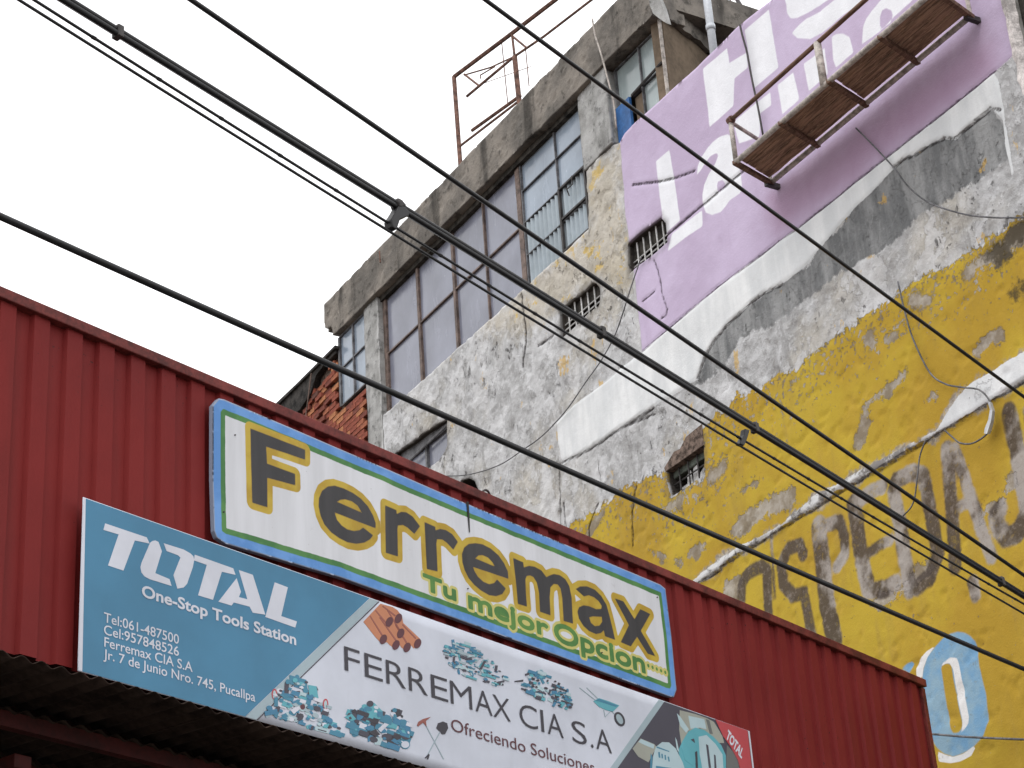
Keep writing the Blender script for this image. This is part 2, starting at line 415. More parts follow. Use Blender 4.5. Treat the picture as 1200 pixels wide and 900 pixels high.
# painted zones, traced on the wall itself
purple = pB([(727, 167), (733, 250), (745, 330), (752, 412), (840, 338), (890, 300), (947, 258), (1070, 160), (1167, 84), (1195, 58)]) + [(UR+.3, 15.3), (UR+.3, 18.2)] + pB([(1000, -90), (905, -8), (866, 23), (816, 72), (780, 104), (742, 138), (727, 155)])
band = pB([(752, 413), (840, 339), (890, 301), (947, 259), (1070, 161), (1167, 85), (1173, 100), (1181, 160), (1189, 205), (1186, 205), (1179, 170), (1175, 140), (1162, 127), (1133, 150), (1120, 164), (1107, 162), (1090, 168), (1073, 180), (1058, 186), (1048, 197), (1030, 217), (1000, 246), (970, 280), (943, 313), (917, 333), (890, 347), (853, 380), (837, 400), (827, 417), (818, 445), (794, 460), (764, 478), (733, 498), (708, 515), (683, 530), (660, 545), (655, 520), (653, 495), (673, 475), (707, 450), (730, 430)])
cement = pB([(816, 452), (827, 415), (837, 399), (853, 379), (890, 346), (917, 332), (943, 312), (970, 279), (1000, 245), (1030, 216), (1048, 196), (1073, 179), (1107, 161), (1133, 149), (1162, 126), (1176, 145), (1183, 183), (1167, 197), (1117, 230), (1070, 257), (1033, 297), (1007, 305), (973, 327), (900, 383), (867, 397), (850, 430)])
yellow = pB([(640, 640), (669, 619), (694, 600), (717, 583), (739, 570), (765, 556), (783, 553), (787, 582), (826, 558), (824, 505), (847, 487), (863, 463), (893, 452), (930, 435), (960, 410), (997, 380), (1040, 353), (1063, 338), (1133, 297), (1200, 257), (1240, 230)]) + [(UR+.4, 12.7), (UR+.4, 5), (-1, 5), (2, 11)]
ledge = pB([(800, 697), (840, 668), (850, 658), (870, 645), (902, 628), (928, 609), (957, 592), (963, 585), (1000, 565), (1033, 547), (1063, 528), (1092, 512), (1117, 497), (1157, 472), (1182, 456), (1200, 446), (1240, 420)])
striptop = pB([(1240, 385), (1200, 412), (1133, 453), (1115, 478), (1099, 504), (1060, 524), (1020, 546), (1000, 557), (960, 578), (930, 601), (905, 622), (870, 638), (840, 658), (800, 690)])
A3 = lambda P: pB(Z(820, 0, 6, P)); A7 = lambda P: pB(Z(700, 150, 6, P))
wl = [poly(A3([(25, 485), (195, 340), (213, 445), (330, 372), (345, 475), (250, 552), (240, 745), (75, 895)])),
      poly(A3([(320, 215), (490, 68), (558, 475), (390, 620)])),
      poly(A3([(590, -50), (612, 40), (615, 90), (640, 130), (690, 128), (760, 95), (830, 50), (1000, -60), (800, -120)])),
      poly(A3([(650, 232), (690, 270), (780, 275), (860, 235), (930, 180), (1000, 115), (1160, 0), (1190, -60), (1060, -60), (950, 0), (850, 82), (800, 110), (760, 130), (700, 180)])),
      poly(A3([(550, 600), (660, 510), (705, 700), (585, 805)])), poly(A3([(735, 450), (880, 340), (905, 520), (770, 640)])),
      poly(A3([(930, 260), (960, 240), (1010, 237), (1055, 262), (1085, 370), (960, 475), (940, 420)])),
      poly(A3([(240, 860), (395, 730), (500, 650), (508, 740), (430, 800), (425, 960), (280, 1010)])),
      poly(pB(Z(1000, 0, 6, [(62, 310), (72, 190), (95, 130), (130, 80), (180, 20), (240, -50), (460, -50), (400, 20), (280, 130), (200, 215), (130, 265)])),
           pB(Z(1000, 0, 6, [(190, 120), (205, 75), (235, 58), (270, 75), (282, 110), (265, 160), (205, 205), (190, 180)]))),
      poly(A7([(415, 235), (510, 155), (548, 400), (585, 650), (480, 750), (440, 480)])), poly(A7([(497, 868), (530, 745), (640, 655), (740, 580), (742, 690), (620, 775)])),
      poly(A7([(705, 330), (710, 270), (735, 210), (780, 140), (820, 95), (870, 60), (920, 45), (945, 60), (950, 130), (960, 210), (1000, 280), (1018, 400), (1010, 455), (930, 510), (905, 550), (870, 590), (810, 612), (765, 595), (745, 540), (742, 470), (755, 400), (790, 320), (835, 250), (855, 190), (840, 178), (800, 200), (760, 255), (730, 300)]),
           A7([(845, 410), (850, 380), (880, 365), (902, 385), (890, 420), (850, 452)]))]
dk = [([(867, 707), (867, 683), (875, 671), (890, 663), (897, 667), (898, 710), (900, 745)], 10), ([(902, 632), (906, 700)], 3),
      ([(939, 650), (935, 638), (922, 642), (913, 662), (916, 685), (927, 697), (940, 695), (945, 718), (950, 750)], 10),
      ([(957, 617), (962, 660), (968, 710), (976, 750)], 16), ([(968, 615), (982, 610), (988, 630), (988, 650), (978, 664)], 10),
      ([(998, 590), (1003, 620), (1008, 655), (1016, 690)], 14), ([(1012, 650), (1030, 638), (1042, 632)], 8), ([(1018, 692), (1035, 690), (1048, 683)], 12), ([(1005, 586), (1020, 575), (1031, 570)], 11),
      ([(1045, 575), (1052, 610), (1058, 650), (1064, 690)], 13), ([(1048, 563), (1067, 553), (1080, 557), (1085, 585), (1092, 620), (1096, 650), (1088, 675), (1072, 688)], 12),
      ([(1108, 526), (1110, 560), (1113, 600), (1117, 662)], 12), ([(1116, 526), (1128, 560), (1138, 590), (1150, 625), (1160, 652)], 10), ([(1118, 594), (1136, 588)], 8),
      ([(1180, 482), (1188, 520), (1195, 560), (1202, 602), (1190, 624), (1178, 629), (1168, 619), (1164, 604), (1170, 596)], 13), ([(1138, 682), (1141, 696)], 10),
      ([(1203, 480), (1215, 560)], 9)]
K4 = lambda P: pB(Z(1040, 720, 7.5, P)); K5 = lambda P: pB(Z(1040, 800, 7.5, P))
blue = [poly(K4([(300, 900), (290, 700), (292, 560), (300, 480), (335, 370), (400, 285), (480, 200), (540, 165), (600, 150), (660, 158), (705, 185), (745, 230), (765, 300), (790, 450), (850, 700)])+K5([(862, 230), (866, 330), (820, 470), (740, 565), (640, 622), (560, 650), (480, 622), (425, 580), (360, 480)]),
             K4([(455, 462), (475, 435), (510, 428), (545, 440), (570, 600), (600, 760)])+K5([(640, 340), (640, 400), (605, 438), (560, 440), (538, 400), (520, 300), (500, 160)])),
        poly(K4([(105, 475), (150, 435), (205, 412), (215, 440), (180, 512)]))]
bwhite = [poly(K4([(405, 272), (330, 322), (270, 390), (236, 480), (240, 545), (290, 562), (300, 470), (340, 370)])),
          poly(K4([(455, 458), (480, 412), (540, 375), (590, 380), (605, 410), (620, 480), (660, 700)])+K5([(700, 300), (692, 360), (645, 425), (615, 442), (640, 400), (642, 330)])+K4([(600, 740), (560, 480), (530, 425), (490, 432)])),
          poly(K5([(420, 598), (480, 627), (560, 652), (650, 622), (740, 555), (757, 568), (720, 640), (620, 692), (540, 706), (435, 692)]))]
crk_shade = [(A7([(250, 402), (320, 392), (420, 380), (490, 365), (560, 348), (620, 325), (690, 300)]), 1.6), (A7([(488, 762), (600, 662), (680, 595), (750, 540), (820, 480), (890, 420), (1030, 300)]), 1.8),
       (pB(Z(620, 280, 6, [(880, 150), (905, 220), (925, 310), (940, 400), (975, 500), (965, 545), (930, 560)])), .7), (pB(Z(620, 280, 6, [(890, 360), (850, 400), (800, 440)])), .5),
       (pB([(752, 412), (840, 338), (890, 300), (947, 258), (1070, 160), (1167, 84)]), .6), (pB([(653, 545), (683, 531), (708, 516), (733, 499), (766, 478)]), 1.1), (pB([(818, 445), (827, 417), (837, 400), (853, 380), (890, 347), (917, 333)]), .9),
       (pB([(1048, 197), (1058, 187), (1070, 183), (1082, 175), (1107, 162), (1120, 163), (1135, 149), (1162, 127), (1173, 130)]), 1.3),
       (pB([(610, 345), (614, 372), (616, 400), (612, 430)]), 2.2), (pB([(630, 405), (648, 393)]), 2), (pB([(654, 552), (656, 600), (658, 640)]), 1.1), (pB([(700, 540), (704, 580)]), .6), (pB([(733, 500), (766, 485)]), 1.5),
       (pB([(805, 692), (840, 669), (850, 659), (870, 646), (902, 629), (928, 610), (957, 593), (1000, 566), (1033, 548), (1063, 529), (1092, 513), (1117, 498), (1157, 473), (1182, 457), (1205, 443)]), .9), (pB([(745, 570), (741, 600), (742, 640)]), 1.4), (pB([(700, 590), (690, 620), (694, 650)]), 1.6), (pB([(660, 590), (664, 625)]), 1.3)]  # first path here paints the shade under the ledge, the others are cracks
wear = [([(1013, 500), (1014, 478), (1022, 466), (1035, 462), (1050, 452), (1060, 440)], 11), ([(1143, 412), (1155, 402), (1170, 392)], 13), ([(1070, 352), (1086, 352)], 16), ([(1137, 318), (1150, 308), (1168, 300)], 16),
        ([(1150, 455), (1160, 450)], 6), ([(1018, 398), (1025, 404)], 14), ([(1040, 400), (1050, 392)], 9), ([(865, 620), (880, 608), (892, 600), (912, 590), (925, 585)], 24), ([(1008, 520), (1012, 500)], 14), ([(835, 560), (848, 548)], 14), ([(870, 575), (895, 562)], 3),
        ([(810, 650), (824, 640)], 12), ([(790, 592), (782, 597), (800, 585)], 12), ([(705, 600), (690, 625)], 10), ([(1090, 470), (1098, 462)], 8), ([(848, 690), (862, 682), (852, 700)], 20), ([(1025, 705), (1040, 700), (1090, 665)], 16), ([(1185, 560), (1172, 590), (1150, 600)], 14), ([(760, 645), (800, 660)], 5),
        ([(1186, 285), (1200, 275)], 20)]
warmp = pB([(560, 385), (620, 330), (690, 262), (690, 195), (727, 168), (735, 330), (705, 330), (655, 360), (610, 395)])
rust_shadep = pB([(905, 232), (960, 195), (1060, 118), (1146, 52), (1160, 75), (1120, 110), (1040, 170), (960, 232), (915, 262)])  # rust runoff tint with the platform's soft shadow painted into it
mould = [([(1160, 300), (1180, 290), (1200, 270)], 18), ([(1192, 340), (1200, 335)], 10)]
pxm = .0122        # metres on the wall for one picture pixel, roughly
S_ = lambda L_: [(pl if isinstance(pl[0][0], float) and abs(pl[0][0]) < 30 and pl[0][1] < 30 else pB(pl), wd*pxm) for pl, wd in L_]
lines_z = np.array(ledge)
def ledge_z(u): o = np.argsort(lines_z[:, 0]); return np.interp(u, lines_z[o, 0], lines_z[o, 1])
def wall_attr(P):
    d = {}
    d['s_purple'] = sdf(P, [poly(purple)]); d['s_band'] = sdf(P, [poly(band)]); d['s_strip'] = sdf(P, [poly(ledge+striptop)]); d['s_warm'] = sdf(P, [poly(warmp)], 1.); d['s_tri'] = np.clip(11.75-P[:, 0], -1, 1); d['s_rust_shade'] = sdf(P, [poly(rust_shadep)], 1.); d['s_letter'] = sdf(P, wl)
    d['s_cement'] = sdf(P, [poly(cement)]); d['s_yellow'] = sdf(P, [poly(yellow)], 3.); d['s_dark'] = stroke(P, S_([(p_, w_*1.4) for p_, w_ in dk])); d['s_blue'] = sdf(P, blue); d['s_bwhite'] = sdf(P, bwhite)
    d['s_crack_shade'] = stroke(P, S_(crk_shade)); d['s_wear'] = stroke(P, S_([(p_, w_*.85) for p_, w_ in wear])); d['s_mould'] = stroke(P, S_(mould))
    d['s_ledge'] = np.clip(P[:, 1]-ledge_z(P[:, 0]), -1, 1)
    d['s_hole'] = sdf(P, [poly(h) for h in holes])
    return d
ss = lambda x, a, b: (lambda t: t*t*(3-2*t))(np.clip((x-a)/(b-a), 0, 1))
def wall_disp(P):
    a = wall_attr(P); x, y = P[:, 0], P[:, 1]
    pl = ss(np.minimum(a['s_purple'], np.minimum(a['s_yellow'], a['s_band'])), -.05, .1)          # bare plaster
    n = fbm(x*1.1, y*1.1, 3, 5)-.5; n2 = fbm(x*5, y*4, 8, 4)-.5; n3 = fbm(x*7+3, y*7, 21, 4)
    d = .02*n + .012*n2
    d += pl*(.022*n2 + .022*(fbm(x*13, y*10, 51, 3)-.5) - .012*ss(n3, .60, .64))*(1-.7*ss(-a['s_cement'], 0, .05))
    rag = a['s_yellow']+.3*(fbm(x*4, y*4, 33, 4)-.5)
    d += .012*ss(-rag, -.01, .02)*(1-ss(n3, .62, .7)) + .018*ss(-a['s_band'], -.01, .02) + .006*ss(-a['s_purple'], 0, .02)
    d -= .035*ss(-(a['s_ledge']+.03*(vnoise(x*6, y*0, 5)-.5)), -.002, .012)*ss(x, 6.5, 7.5)
    d -= .02*ss(-a['s_crack_shade'], -.02, .01)
    return d
def wall_mat():
    t = NT('peeling_painted_plaster'); A = t.attr
    nb = t.noise(.55, 5, .6); n1 = t.noise(3., 8, .62); n2 = t.noise(14, 7, .68); n3 = t.noise(45, 4, .6); nv = t.noise(3.2, 7, .65, (1, 1, .22), 3.); nz = t.noise(7, 7, .7, None, 17.)
    sf = t.noise(26, 5, .6, None, 31.)
    # bare plaster
    c = t.mix(t.step(n1, .35, .65), (.33, .33, .335), (.52, .525, .54))
    c = t.mix(t.mt('MULTIPLY', t.step(nb, .48, .66), .4), c, (.46, .40, .29))
    c = t.mix(t.mt('MULTIPLY', t.step(n2, .54, .64), .6), c, (.60, .605, .62))
    c = t.mix(t.mt('MULTIPLY', t.step(nv, .56, .68), .5), c, (.20, .195, .19))
    c = t.mix(t.mt('MULTIPLY', t.step(nz, .57, .66), .5), c, (.20, .19, .18))
    skin = t.step(t.noise(1.5, 9, .66, (1, 1, .8), 66.), .50, .515); c = t.mix(t.mt('MULTIPLY', skin, .6), c, t.mix(t.step(n1, .35, .65), (.52, .525, .54), (.64, .645, .665)))
    pit = t.mt('MULTIPLY', t.step(t.noise(7, 9, .74, (1, 1, .6), 31.), .585, .62), t.step(t.noise(.9, 4, .6, None, 55.), .49, .58))
    c = t.mix(t.mt('MULTIPLY', pit, .7), c, (.10, .095, .09))
    fl = t.mt('MULTIPLY', t.step(t.noise(2.3, 8, .68, (1, 1, .55), 41.), .615, .64), .8)
    c = t.mix(fl, c, (.56, .38, .14))
    wz = t.step(t.warp(t.warp(A('s_warm'), n1, .8), n2, .5), .2, -.25); c = t.mix(t.mt('MULTIPLY', wz, .55), c, (.50, .44, .335))
    c = t.mix(t.mt('MULTIPLY', wz, t.step(t.noise(3.1, 7, .66, None, 91.), .58, .62)), c, (.56, .42, .17))
    # smooth cement patch
    cm = t.mix(t.step(nv, .36, .64), (.14, .145, .15), (.30, .305, .31)); cm = t.mix(t.mt('MULTIPLY', t.step(n2, .58, .7), .3), cm, (.42, .42, .43))
    cm = t.mix(t.step(t.noise(2.6, 6, .6, None, 60.), .66, .69), cm, (.42, .29, .12))
    c = t.mix(t.step(t.warp(t.warp(A('s_cement'), n1, .3), n2, .12), .02, -.02), c, cm)
    # white
    wh = t.mix(t.step(nv, .35, .7), (.60, .62, .64), (.74, .755, .77)); wh = t.mix(t.mt('MULTIPLY', t.step(n2, .63, .73), .3), wh, (.45, .45, .45))
    mwh = t.step(t.warp(t.warp(A('s_band'), n1, .05), nz, .03), .006, -.004)
    c = t.mix(mwh, c, wh)
    sraw = t.warp(t.warp(A('s_strip'), n1, .08), nz, .06); mst = t.step(sraw, .004, -.006)
    # yellow, worn through
    ye = t.mix(t.step(nb, .4, .6), (.39, .25, .028), (.46, .33, .035)); ye = t.mix(t.mt('MULTIPLY', t.step(n1, .5, .72), .6), ye, (.47, .31, .045))
    ye = t.mix(t.mt('MULTIPLY', t.step(nv, .50, .72), .45), ye, (.31, .21, .055))
    ye = t.mix(t.mt('MULTIPLY', t.step(n3, .6, .75), .35), ye, (.22, .15, .06))
    worn = t.mix(t.step(n1, .4, .6), (.20, .17, .14), (.38, .355, .33))
    zone = t.step(A('s_yellow'), -1.2, -.05, 0., .12)        # more flakes near the upper edge
    wv = t.mt('ADD', n2, zone); ww = t.mt('MAXIMUM', t.step(wv, .665, .685), t.step(t.warp(t.warp(A('s_wear'), n1, .5), n2, .25), .02, -.02))
    my = t.mt('MULTIPLY', t.step(t.warp(t.warp(A('s_yellow'), n1, .55), n2, .30), .01, -.01), t.mt('SUBTRACT', 1., t.mt('MULTIPLY', mwh, 1.)))
    yy = t.mix(t.mt('MULTIPLY', ww, .9), ye, worn)
    dkm = t.mt('MULTIPLY', t.step(t.warp(t.warp(A('s_dark'), n1, .04), n2, .06), .02, -.025), t.step(t.warp(n2, nv, .8), .33, .45, .72, .95))
    dcol = t.mix(t.step(t.noise(1.3, 5, .6, None, 23.), .46, .58), (.075, .058, .048), (.34, .315, .30)); dcol = t.mix(t.mt('MULTIPLY', t.step(n2, .52, .66), .5), dcol, (.25, .21, .19)); yy = t.mix(dkm, yy, dcol)
    bl = t.mix(t.step(n1, .38, .62), (.16, .32, .50), (.24, .37, .47)); bl = t.mix(t.mt('MULTIPLY', t.step(n2, .58, .7), .3), bl, (.35, .36, .25))
    yy = t.mix(t.step(t.warp(A('s_blue'), n1, .02), .012, -.012), yy, bl)
    yy = t.mix(t.step(A('s_bwhite'), .006, -.006), yy, (.68, .68, .68))
    yy = t.mix(t.mt('MULTIPLY', t.step(t.warp(t.warp(A('s_mould'), n1, .6), n2, .4), .06, -.08), .85), yy, (.05, .04, .025))
    c = t.mix(my, c, yy)
    near = t.mt('MULTIPLY', t.step(t.warp(t.warp(A('s_strip'), n1, .45), n2, .3), .05, -.03), .85); c = t.mix(near, c, t.mix(t.step(n2, .4, .6), (.22, .20, .19), (.44, .43, .43)))
    wst = t.mix(t.step(t.noise(4, 7, .7, None, 77.), .42, .50), (.24, .23, .225), (.64, .65, .66)); wst = t.mix(t.step(A('s_tri'), .05, -.05), wst, wh)
    c = t.mix(mst, c, wst)
    edge = t.mt('MULTIPLY', t.step(t.mt('ABSOLUTE', t.warp(t.warp(A('s_yellow'), n1, .55), n2, .30)), .035, .0), t.step(nz, .45, .6))
    c = t.mix(t.mt('MULTIPLY', edge, .7), c, (.10, .075, .04))
    # lilac
    pu = t.mix(t.step(nb, .4, .62), (.47, .385, .535), (.54, .455, .62)); pu = t.mix(t.mt('MULTIPLY', t.step(nv, .5, .75), .4), pu, (.40, .31, .45))
    pu = t.mix(t.mt('MULTIPLY', t.step(t.warp(A('s_rust_shade'), n1, .3), .35, -.15), .5), pu, (.30, .15, .24))
    pu = t.mix(t.mt('MULTIPLY', t.step(sf, .70, .75), t.step(n1, .56, .66)), pu, (.24, .18, .24))
    lt = t.mix(t.step(nv, .4, .7), (.74, .75, .80), (.82, .83, .88))
    pu = t.mix(t.step(t.warp(A('s_letter'), n2, .015), .012, -.012), pu, lt)
    c = t.mix(t.step(t.warp(t.warp(A('s_purple'), n1, .02), n2, .02), .012, -.012), c, pu)
    ck_shade = t.step(t.warp(A('s_crack_shade'), n2, .05), .018, -.012); c = t.mix(t.mt('MULTIPLY', ck_shade, .85), c, (.035, .03, .032))
    # darker round the openings and on the turned-back edges
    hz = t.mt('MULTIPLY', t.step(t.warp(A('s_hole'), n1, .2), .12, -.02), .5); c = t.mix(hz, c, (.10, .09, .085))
    c = t.mix(t.step(t.warp(A('a_skirt'), n1, .1), .03, .16), c, (.055, .048, .043))
    h = t.mt('ADD', t.mt('MULTIPLY', n2, .5), t.mt('MULTIPLY', nz, .6))
    smooth = t.mt('MAXIMUM', t.mt('MAXIMUM', t.mt('MAXIMUM', mwh, mst), my), t.step(A('s_purple'), .01, -.01))
    h2 = t.mt('MULTIPLY', h, t.step(smooth, 0., 1., 1., .22)); h2 = t.mt('SUBTRACT', h2, t.mt('MULTIPLY', t.mt('MULTIPLY', pit, t.mt('SUBTRACT', 1., smooth)), 1.1))
    h2 = t.mt('ADD', h2, t.mt('MULTIPLY', t.mt('MAXIMUM', smooth, t.mt('MULTIPLY', skin, .5)), .35)); h2 = t.mt('SUBTRACT', h2, t.mt('MULTIPLY', t.mt('MULTIPLY', ww, my), .2)); h2 = t.mt('SUBTRACT', h2, ck_shade)
    b1 = t.bump(h2, .04, .9); b2 = t.bump(n3, .006, .5, b1)
    return t.done(c, .88, b2, .2)
base = (6., 0, 0)
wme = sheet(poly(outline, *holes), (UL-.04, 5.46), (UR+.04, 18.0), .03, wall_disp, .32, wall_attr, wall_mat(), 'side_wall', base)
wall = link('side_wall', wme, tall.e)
tall.part('wall_base', MB().box((UL, .0, 0), (UR, .3, 5.495)), M['bare_conc'])
tall.part('rear_block', MB().box((UL, 4.6, 0), (UR-.02, 4.9, 17.4)), M['bare_conc'])
# floors behind the wall, dark rooms
tall.part('floor_slab', MB().box((UL+.02, .6, 16.45), (UR-.05, 4.58, 16.7)), M['dark_in'])
tall.part('floor_slab', MB().box((UL+.02, .9, 13.2), (UR-.05, 4.58, 13.4)), M['dark_in'])
tall.part('room_partition', MB().box((UL+.02, .62, 5.6), (UR-.05, .66, 16.4)), M['dark_in'])
tall.part('room_partition', MB().box((UL-.2, 1.9, 16.72), (8.0, 1.95, 19.05)), M['dark_in'])

# roof slab with its deep weathered edge
OH = .09
SB, ST = at(550, 233, .09)[1], at(550, 180, .09)[1]
def slab_disp(P):
    x, y = P[:, 0], P[:, 1]; return .022*(fbm(x*3.2, y*3.2, 71, 5)-.5) + OH - .012*ss(fbm(x*7, y*7, 77, 3), .6, .7)
def wob(u, s): return .035*(float(fbm(np.array([u*3.]), np.array([s*1.]), 5, 3)[0])-.5)
uL, uR = at(380, 370, .09)[0], 8.27
top = [(u, ST+wob(u, 1)) for u in np.linspace(uR, uL, 60)]
bot = [(uL, SB+.32), (uL+.12, SB+.24), (uL+.26, SB+.22), (uL+.3, SB+.02)]+[(u, SB+wob(u, 9)) for u in np.linspace(uL+.42, uR, 60)]
sme = sheet(poly(top+bot), (uL-.05, SB-.1), (uR+.05, ST+.1), .025, slab_disp, .3, None, M['slab'], 'roof_edge', base)
link('roof_edge', sme, tall.e)
rs = tall.part('roof_slab', MB().box((uL+.02, -OH+.06, SB+.24), (uR-.02, 4.8, ST-.06)), M['slab'])
tall.part('soffit_beam_and_shade_strip', MB().box((uL+.5, -OH+.08, SB+.03), (uR-.05, .5, SB+.23)), M['slab'], bevel=.01)
tall.part('soffit_beam_and_shade_strip', MB().box((-.62, .03, SB-.09), (6.2, .12, SB+.029)), M['soot'])  # dark strip colours in the thin shadow line below the slab
# pillars of the top floor
pe = [(-.6, -.04, -.13), (6.22, -.02, 6.92)]
def pdisp(s): return lambda P: .03*(fbm(P[:, 0]*6, P[:, 1]*4, s, 4)-.5)+.02
z0p = 15.6
for (a, b, z0_, z1_, sd0) in ((at(430, 440)[0], UL, 14.2, SB+.0, 3), (6.2, 6.95, PTOP+.01, SB, 9)):
    me = sheet(poly([(a, z0_), (b, z0_), (b, z1_), (a, z1_)]), (a, z0_), (b, z1_), .04, pdisp(sd0), .4, None, M['pillar'], 'pillar', base); link('pillar', me, tall.e)
tall.part('pillar', MB().box((6.62, -.05, PTOP+.01), (6.97, .0, SB-.002)), M['pillar'], bevel=.015)

# windows of the top floor
def window(us, zs, d, fm, pm, fw=.05, label=None, skip=(), posts=None, panes=None, fd=.06, name='window'):
    """us, zs: bar positions. Frame is the part, each pane a sub-part"""
    mb = MB()
    for i, u in enumerate(us):
        wd = (posts or {}).get(i, fw); mb.box((u-wd/2, d-fd/2, zs[0]), (u+wd/2, d+fd/2, zs[-1]))
    for j, z in enumerate(zs):
        for i in range(len(us)-1):
            if (i, j) in skip: continue
            w0 = (posts or {}).get(i, fw)/2; w1 = (posts or {}).get(i+1, fw)/2
            mb.box((us[i]+w0, d-fd/2+.004, z-fw/2*.8), (us[i+1]-w1, d+fd/2-.004, z+fw/2*.8))
    fr = tall.part(name, mb, fm, label=label)
    for i in range(len(us)-1):
        for j in range(len(zs)-1):
            m = panes(i, j) if panes else pm
            if m is None: continue
            tilt = random.uniform(-.008, .008); z0_ = zs[j]; z1_ = zs[j+1]
            if (i, j+1) in skip: continue
            zz0 = zs[j-1] if (i, j) in skip else z0_
            q = MB().add([(us[i]+.01, d+.012+tilt, zz0+.01), (us[i+1]-.01, d+.012-tilt, zz0+.01), (us[i+1]-.01, d+.012, z1_-.01), (us[i]+.01, d+.012, z1_-.01)], [(0, 1, 2, 3)])
            tall.part('pane', q, m, fr)
    return fr
ub = [at(449, 440)[0], at(486, 370)[0], at(527, 330)[0], at(564, 300)[0], at(605, 260)[0]]
window(ub, [SILL, 17.94, SB-.04], .10, M['frame_brown'], M['glass_violet'], .032, 'ribbon window of dusty violet panes in brown frames', posts={0: .10, 1: .07, 2: .065, 3: .03, 4: .12}, skip=())
u2 = [ub[4]+.09, at(648, 210)[0], 6.16]
fr2 = window(u2, [SILL, 17.39, 17.95, 18.50, SB-.04], .10, M['frame_grey'], None, .018, 'pale blue window with corrugated sheets below', panes=lambda i, j: M['glass_blue'] if j >= 2 else None)
# opened steel casement and corrugated sheets closing the lower rows
def wavy(u0, u1, z0, z1, d, amp=.026, pitch=.115, cols=10):
    mb = MB(); n = int((u1-u0)/pitch*cols); us_ = np.linspace(u0, u1, n+1)
    for u in us_: dd = d+amp*sin(2*pi*u/pitch); mb.v += [(u, dd, z0), (u, dd, z1)]
    for i in range(n): mb.f.append((2*i, 2*i+2, 2*i+3, 2*i+1))
    return mb
tall.part('corrugated_sheet', wavy(u2[0]+.02, u2[1]-.13, SILL, 17.93, .105), M['fibre'], fr2, True)
tall.part('corrugated_sheet', wavy(u2[1]-.12, u2[2]-.02, SILL, 17.93, .105), M['fibre'], fr2, True)
cs = MB(); a0, a1 = u2[1]+.02, u2[2]-.02
for z in (16.9, 17.42, 17.93): cs.box((a0, .045, z-.015), (a1, .085, z+.015))
for u in (a0+.02, a1-.03): cs.box((u-.02, .04, 16.9), (u+.02, .08, 17.93))
tall.part('casement', cs, M['steel_dark'], fr2)
tall.part('handle', MB().tube([at(667, 238, 0)+(0,), (0, 0, 0)][:1]*0+[(5.75, .0, 17.62), (5.75, -.03, 17.72), (5.9, -.03, 17.72), (5.9, -.03, 17.86)], .01, 5), M['steel_dark'], fr2)
u3 = [7.0, 7.6, 8.19]
fr3 = window(u3, [PTOP-.6, 18.36, SB-.04], .13, M['frame_grey'], None, .02, 'corner window with a blue sheet behind its lower left', panes=lambda i, j: M['glass_green'] if (i, j) != (0, 0) else None)
tall.part('blue_sheet', MB().box((6.99, .06, 17.1), (7.33, .10, 18.34)), M['blue_sheet'], fr3)
tall.part('brown_board', MB().box((7.34, .16, 17.1), (7.62, .19, 18.33)), M['brown_wall'], fr3)
tall.part('bar', MB().tube([(7.42, .05, 18.30), (8.17, .05, 18.36)], .022, 6), M['steel_dark'], fr3)
tall.part('corner_post', MB().box((8.195, .04, 17.0), (8.225, .085, SB)), M['steel_pale'])
# window of the brick bay
u4 = [at(398, 430)[0], at(414, 420)[0], at(433, 400)[0]]
window(u4, [17.70, 18.40, SB-.03], .02, M['frame_grey'], M['glass_blue'], .028, 'small pale window above bare bricks at the far end of the top floor', posts={0: .06, 1: .03, 2: .05}, fd=.05)
# brick bay
bu0, bu1 = -4.9, at(430, 440)[0]
tall.part('brick_backing', MB().box((bu0, .08, 12), (u4[0], .3, 18.75)).box((u4[0], .08, 12), (bu1, .3, 17.66)), M['mortar'])
bmats = []
for i, c in enumerate([(.25, .075, .05), (.33, .12, .07), (.18, .06, .045), (.40, .17, .085), (.12, .055, .045)]):
    bmats.append(plain('brick_clay_%s' % ['red', 'orange', 'maroon', 'light', 'dark'][i], c, .9, .15, .3, 12, .004))
bms = []
for i, m in enumerate(bmats):
    b = MB().box((-.118, 0, -.042), (.118, .11, .042)); me = b.mesh('brick', m)
    bms.append(me)
row = 0; z = 16.3; rnd = random.Random(3)
while z < 18.72:
    u = -4.7+(row % 2)*.125
    while u < bu1-.1:
        hi = 18.72 if u+.12 < u4[0]-.02 else 17.64
        vis = z < hi-.03 and (z > 17.9-(u+4.7)*.30-.25)
        ragged = 18.6-(u+1.7)*.0
        if vis and not (u < -2.0 and z > 18.72-(u+4.4)*.05-rnd.random()*.15):
            near_tear = (u < -2.1)
            if rnd.random() > (.10 if near_tear else .02):
                o = bpy.data.objects.new('brick', rnd.choice(bms if near_tear else [bms[0], bms[0], bms[1], bms[2], bms[0], bms[3]])); COL.objects.link(o); o.parent = tall.e
                wd = min(.25, bu1-u-.12)
                o.location = (u-6., rnd.uniform(-.03, .05) if near_tear else rnd.uniform(-.004, .012), z); o.rotation_euler = (0, rnd.uniform(-.03, .03), rnd.uniform(-.05, .05) if near_tear else 0)
        u += .25
    z += .098; row += 1
